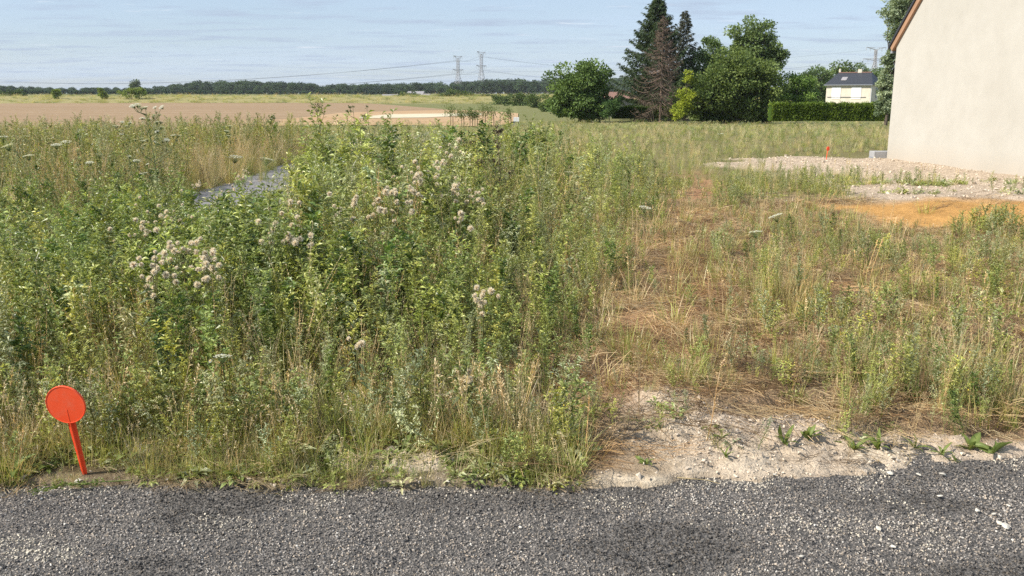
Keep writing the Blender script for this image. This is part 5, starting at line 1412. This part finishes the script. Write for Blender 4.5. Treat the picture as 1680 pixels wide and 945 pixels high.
CA = [(385, 258, 9.0, 1.5, 'white umbel flower left of the pair above the lane'), (437, 262, 9.0, 1.6, 'white umbel flower right of the pair above the lane'), (46, 256, 11.5, 1.4, 'white umbel flower third in from the left frame edge'), (12, 240, 11.5, 1.6, 'white umbel flower touching the left frame edge, lower one'), (5, 225, 12, 1.4, 'white umbel flower touching the left frame edge, upper one'),
      (92, 238, 11, 1.3, 'white umbel flower with a smaller one just above right'), (108, 233, 11.3, 1.2, 'small white umbel just right of the left group'), (147, 267, 10.5, 1.0, 'small white umbel low in the left bank weeds'), (163, 254, 10.8, 0.9, 'tiny white umbel right of the low left one'), (377, 207, 17, 1.7, 'far white umbel topmost above the lane'), (372, 215, 16, 1.5, 'far white umbel just below the topmost one'), (375, 223, 15.5, 1.2, 'far white umbel lowest of the stacked three'),
      (1058, 341, 9.0, 1.3, 'white umbel flower in the green strip right of the tall weeds'), (1272, 355, 9.0, 1.5, 'white umbel flower in the green patch before the orange sand'), (1239, 381, 8.2, 1.3, 'white umbel flower left below the other in the green patch'), (365, 585, 4.25, 0.85, 'nearest white umbel low among the left weeds'), (284, 222, 14, 1.2, 'white umbel right of the tall branched umbellifer'), (933, 283, 11, 1.1, 'lone white umbel right of centre in the green meadow edge'), (1412, 205, 48, 3.0, 'far white flower speck before the hedge'), (1182, 220, 34, 3.5, 'far whitish flower patch in the meadow below the wide tree')]
for i, (px, py, d, s, lab) in enumerate(CA): carrot(px, py, d, s, lab, 800 + i)
# daisies near the bottom left
def daisy(px, py, d, label, seed):
    rs = np.random.default_rng(seed); top = at(px, py, d); zg = float(zt(top.x, d)); H = top.z - zg
    t = thing('daisy', label, 'wildflower', (top.x, d, zg), 0, 'small daisies in the left weeds')
    g = G(); g.tube(np.array([[0.01, 0.02, 0], [0.004, 0, H * 0.6], [0, 0, H]]), 0.0014, 0.001, (0.12, 0.17, 0.05), 3); link('stem', g.mesh('stem', M['plant']), t)
    g = G(); m = 14; a = np.arange(m) * 6.283 / m; tl = np.array([0, -0.5, 0.55])
    D = np.stack([np.cos(a), np.sin(a) * 0.75, np.sin(a) * 0.65], 1)
    g.leaves(np.tile([0, -0.001, H], (m, 1)), D, 0.011, 0.004, (0.8, 0.8, 0.77), rs, 0.05, 0.05, 0.9); link('petals', g.mesh('petals', M['plant']), t)
    g = G(); g.tube(np.array([[0, 0.001, H - 0.002], [0, -0.003, H + 0.003]]), 0.004, 0.003, (0.62, 0.45, 0.05), 8); link('flower_centre', g.mesh('flower_centre', M['attr']), t)
for i, (px, py, lab) in enumerate(((345, 592, 'small daisy just left of the nearest white umbel'), (350, 609, 'small daisy below the nearest white umbel, right of two'), (337, 615, 'small daisy below the nearest white umbel, left of two'), (356, 652, 'small daisy lowest of the near group'), (366, 676, 'daisy just above the road-edge weeds, left'), (376, 677, 'daisy just above the road-edge weeds, right'))):
    daisy(px, py, 4.02, lab, 900 + i)

# ------------------------------------------------------------------ tall single plants
def branched(name, label, px, py_top, d, seed, nb, spread, col, ends, cat='plant', r=0.006, heads=None, hsz=1.0):
    rs = np.random.default_rng(seed); top = at(px, py_top, d); zg = float(zt(top.x, d)); H = top.z - zg
    t = thing(name, label, cat, (top.x, d, zg)); g = G(); lv = G(); tt = np.linspace(0, 1, 7)
    main = np.stack([0.03 * np.sin(tt * 4), 0.02 * np.cos(tt * 3), H * tt], 1); g.tube(main, r, r * 0.3, col, 5); tips = [main[-1]]
    for i in range(nb):
        f = rs.uniform(0.35, 0.97); p = np.array([np.interp(f, tt, main[:, a]) for a in range(3)]); az = i * 2.4 + rs.normal(0, 0.3); l = spread * (1.2 - 0.7 * f) * rs.uniform(0.7, 1.2)
        e = p + np.array([math.cos(az), math.sin(az), 0]) * l * 0.72 + np.array([0, 0, l * 0.75]); e[2] = min(e[2], H * 1.01)
        m_ = (p + e) / 2 + np.array([math.cos(az), math.sin(az), -0.5]) * l * 0.12
        g.tube(np.array([p, m_, e]), r * 0.5, r * 0.22, col, 4); tips.append(e)
        for j in range(2):
            q = m_ + rs.normal(0, 1, 3) * l * 0.12 + np.array([0, 0, l * 0.3]); g.tube(np.array([m_, q]), r * 0.25, r * 0.15, col, 3); tips.append(q)
    m = 60; s = rs.uniform(0.05, 0.85, m); P = np.stack([np.interp(s, tt, main[:, a]) for a in range(3)], 1) + rs.normal(0, 0.03, (m, 3))
    lv.leaves(P, rs.normal(0, 1, (m, 3)) + np.array([0, 0, 0.2]), rs.uniform(0.03, 0.10, m), rs.uniform(0.008, 0.02, m), lerp_col(*ends[0], rs.random(m)), rs, 0.4)
    link('stem', g.mesh('stem', M['plant']), t); link('foliage', lv.mesh('foliage', M['plant']), t)
    for p in tips:
        o = link('flower_head', heads[rs.integers(0, len(heads))], t, tuple(p)); k = hsz * rs.uniform(0.7, 1.3); o.scale = (k, k, k); o.rotation_euler = (rs.normal(0, 0.3), rs.normal(0, 0.3), rs.uniform(0, 6))
def bud(seed, ca, cb, r=0.012):
    rs = np.random.default_rng(seed); g = G(); m = 22; D = nrm(rs.normal(0, 1, (m, 3)) + np.array([0, 0, 0.6]))
    g.leaves(D * r * 0.2, D, r * rs.uniform(0.7, 1.3, m), r * 0.4, lerp_col(ca, cb, rs.random(m)), rs, 0, 0.2, 0.1); return g.mesh('flower_head', M['plant'])
GB = [bud(i, (0.10, 0.13, 0.06), (0.25, 0.26, 0.14)) for i in range(3)]; BB = [bud(5 + i, (0.05, 0.04, 0.03), (0.16, 0.12, 0.09)) for i in range(3)]
gl = (((0.08, 0.12, 0.04), (0.18, 0.22, 0.09)),); bl = (((0.07, 0.05, 0.03), (0.18, 0.12, 0.08)),)
branched('umbellifer', 'tall branched umbellifer with pale flower heads rising left above the brown field', 243, 176, 9.6, 61, 16, 0.42, (0.24, 0.27, 0.13), gl, r=0.009, heads=UM, hsz=0.75)
branched('umbellifer', 'paler second umbellifer leaning beside the tall branched one', 205, 200, 10.2, 66, 6, 0.30, (0.26, 0.27, 0.15), gl, r=0.006, heads=UM, hsz=0.7)
branched('tall_thistle', 'tall pale green thistle topping the centre weeds before the brown field', 606, 176, 9.0, 62, 10, 0.22, (0.26, 0.28, 0.15), gl, heads=GB, hsz=1.3, cat='thistle')
branched('tall_thistle', 'tall pale green thistle just left of the tallest centre one', 583, 176, 9.4, 63, 6, 0.16, (0.26, 0.28, 0.15), gl, heads=GB, hsz=1.3, cat='thistle')
branched('dried_dock', 'dark dried seed stalk standing right of the fluffy thistles', 818, 208, 9.2, 64, 9, 0.18, (0.10, 0.08, 0.06), bl, heads=BB, hsz=1.5)
branched('dried_dock', 'shorter dark dried stalk beside the tall seed stalk', 783, 222, 9.6, 65, 6, 0.16, (0.12, 0.10, 0.07), bl, heads=BB, hsz=1.4)
# a fallen green shoot lying on the road and a leaning dry stem
def shoot(label, a, b, z, seed, name='fallen_shoot', leafy=True):
    rs = np.random.default_rng(seed); A = gpt(*a); B = gpt(*b); t = thing(name, label, 'plant', (A.x, A.y, 0.01))
    e = np.array([B.x - A.x, B.y - A.y, 0]); poly = np.array([[0, 0, 0.0], e * 0.35 + np.array([0, 0, z]), e * 0.7 + np.array([0.0, 0.02, z * 0.8]), e + np.array([0, 0, 0.006])])
    g = G(); g.tube(poly, 0.003, 0.0012, (0.22, 0.27, 0.08) if leafy else (0.45, 0.36, 0.2), 4); link('stem', g.mesh('stem', M['plant']), t)
    if leafy:
        m = 110; s = rs.uniform(0.3, 1, m); tt = np.linspace(0, 1, 4); P = np.stack([np.interp(s, tt, poly[:, k]) for k in range(3)], 1) + rs.normal(0, 0.012, (m, 3)) * np.array([1, 1, 0.5]); P[:, 2] = np.maximum(P[:, 2], 0.003)
        g = G(); g.leaves(P, nrm(e)[None] + rs.normal(0, 0.6, (m, 3)) * np.array([1, 1, 0.4]), 0.022, 0.007, lerp_col((0.09, 0.14, 0.03), (0.20, 0.26, 0.06), rs.random(m)), rs, 0.0); link('foliage', g.mesh('foliage', M['plant']), t)
shoot('green leafy shoot fallen across the gravel below the orange marker', (215, 803), (58, 832), 0.012, 31)
shoot('pale green stem lying at the weed edge between marker and bare patch', (385, 772), (265, 715), 0.10, 32, 'dry_grass_stem', False)
shoot('short dry straw lying on the gravel at the right', (1110, 805), (1180, 818), 0.006, 33, 'dry_grass_stem', False)

# ------------------------------------------------------------------ thin summer haze
def haze(density):
    x0, x1, y0, y1, z0, z1 = -1600, 1600, -140, 1700, -3.5, 56
    V = [(x, y, z) for x in (x0, x1) for y in (y0, y1) for z in (z0, z1)]
    m = bpy.data.materials.new('haze'); m.use_nodes = True
    nt = m.node_tree; nt.nodes.clear()
    out = nt.nodes.new('ShaderNodeOutputMaterial'); v = nt.nodes.new('ShaderNodeVolumePrincipled')
    v.inputs['Density'].default_value = density; v.inputs['Color'].default_value = (0.86, 0.92, 1.0, 1); v.inputs['Anisotropy'].default_value = 0.0
    nt.links.new(v.outputs[0], out.inputs['Volume'])
    o = link('haze', mk_mesh('haze', V, np.array([[0, 1, 3, 2], [4, 6, 7, 5], [0, 4, 5, 1], [2, 3, 7, 6], [0, 2, 6, 4], [1, 5, 7, 3]]), m))
    tag(o, 'thin summer haze over the fields', None, None, 'stuff')
haze(0.00009)
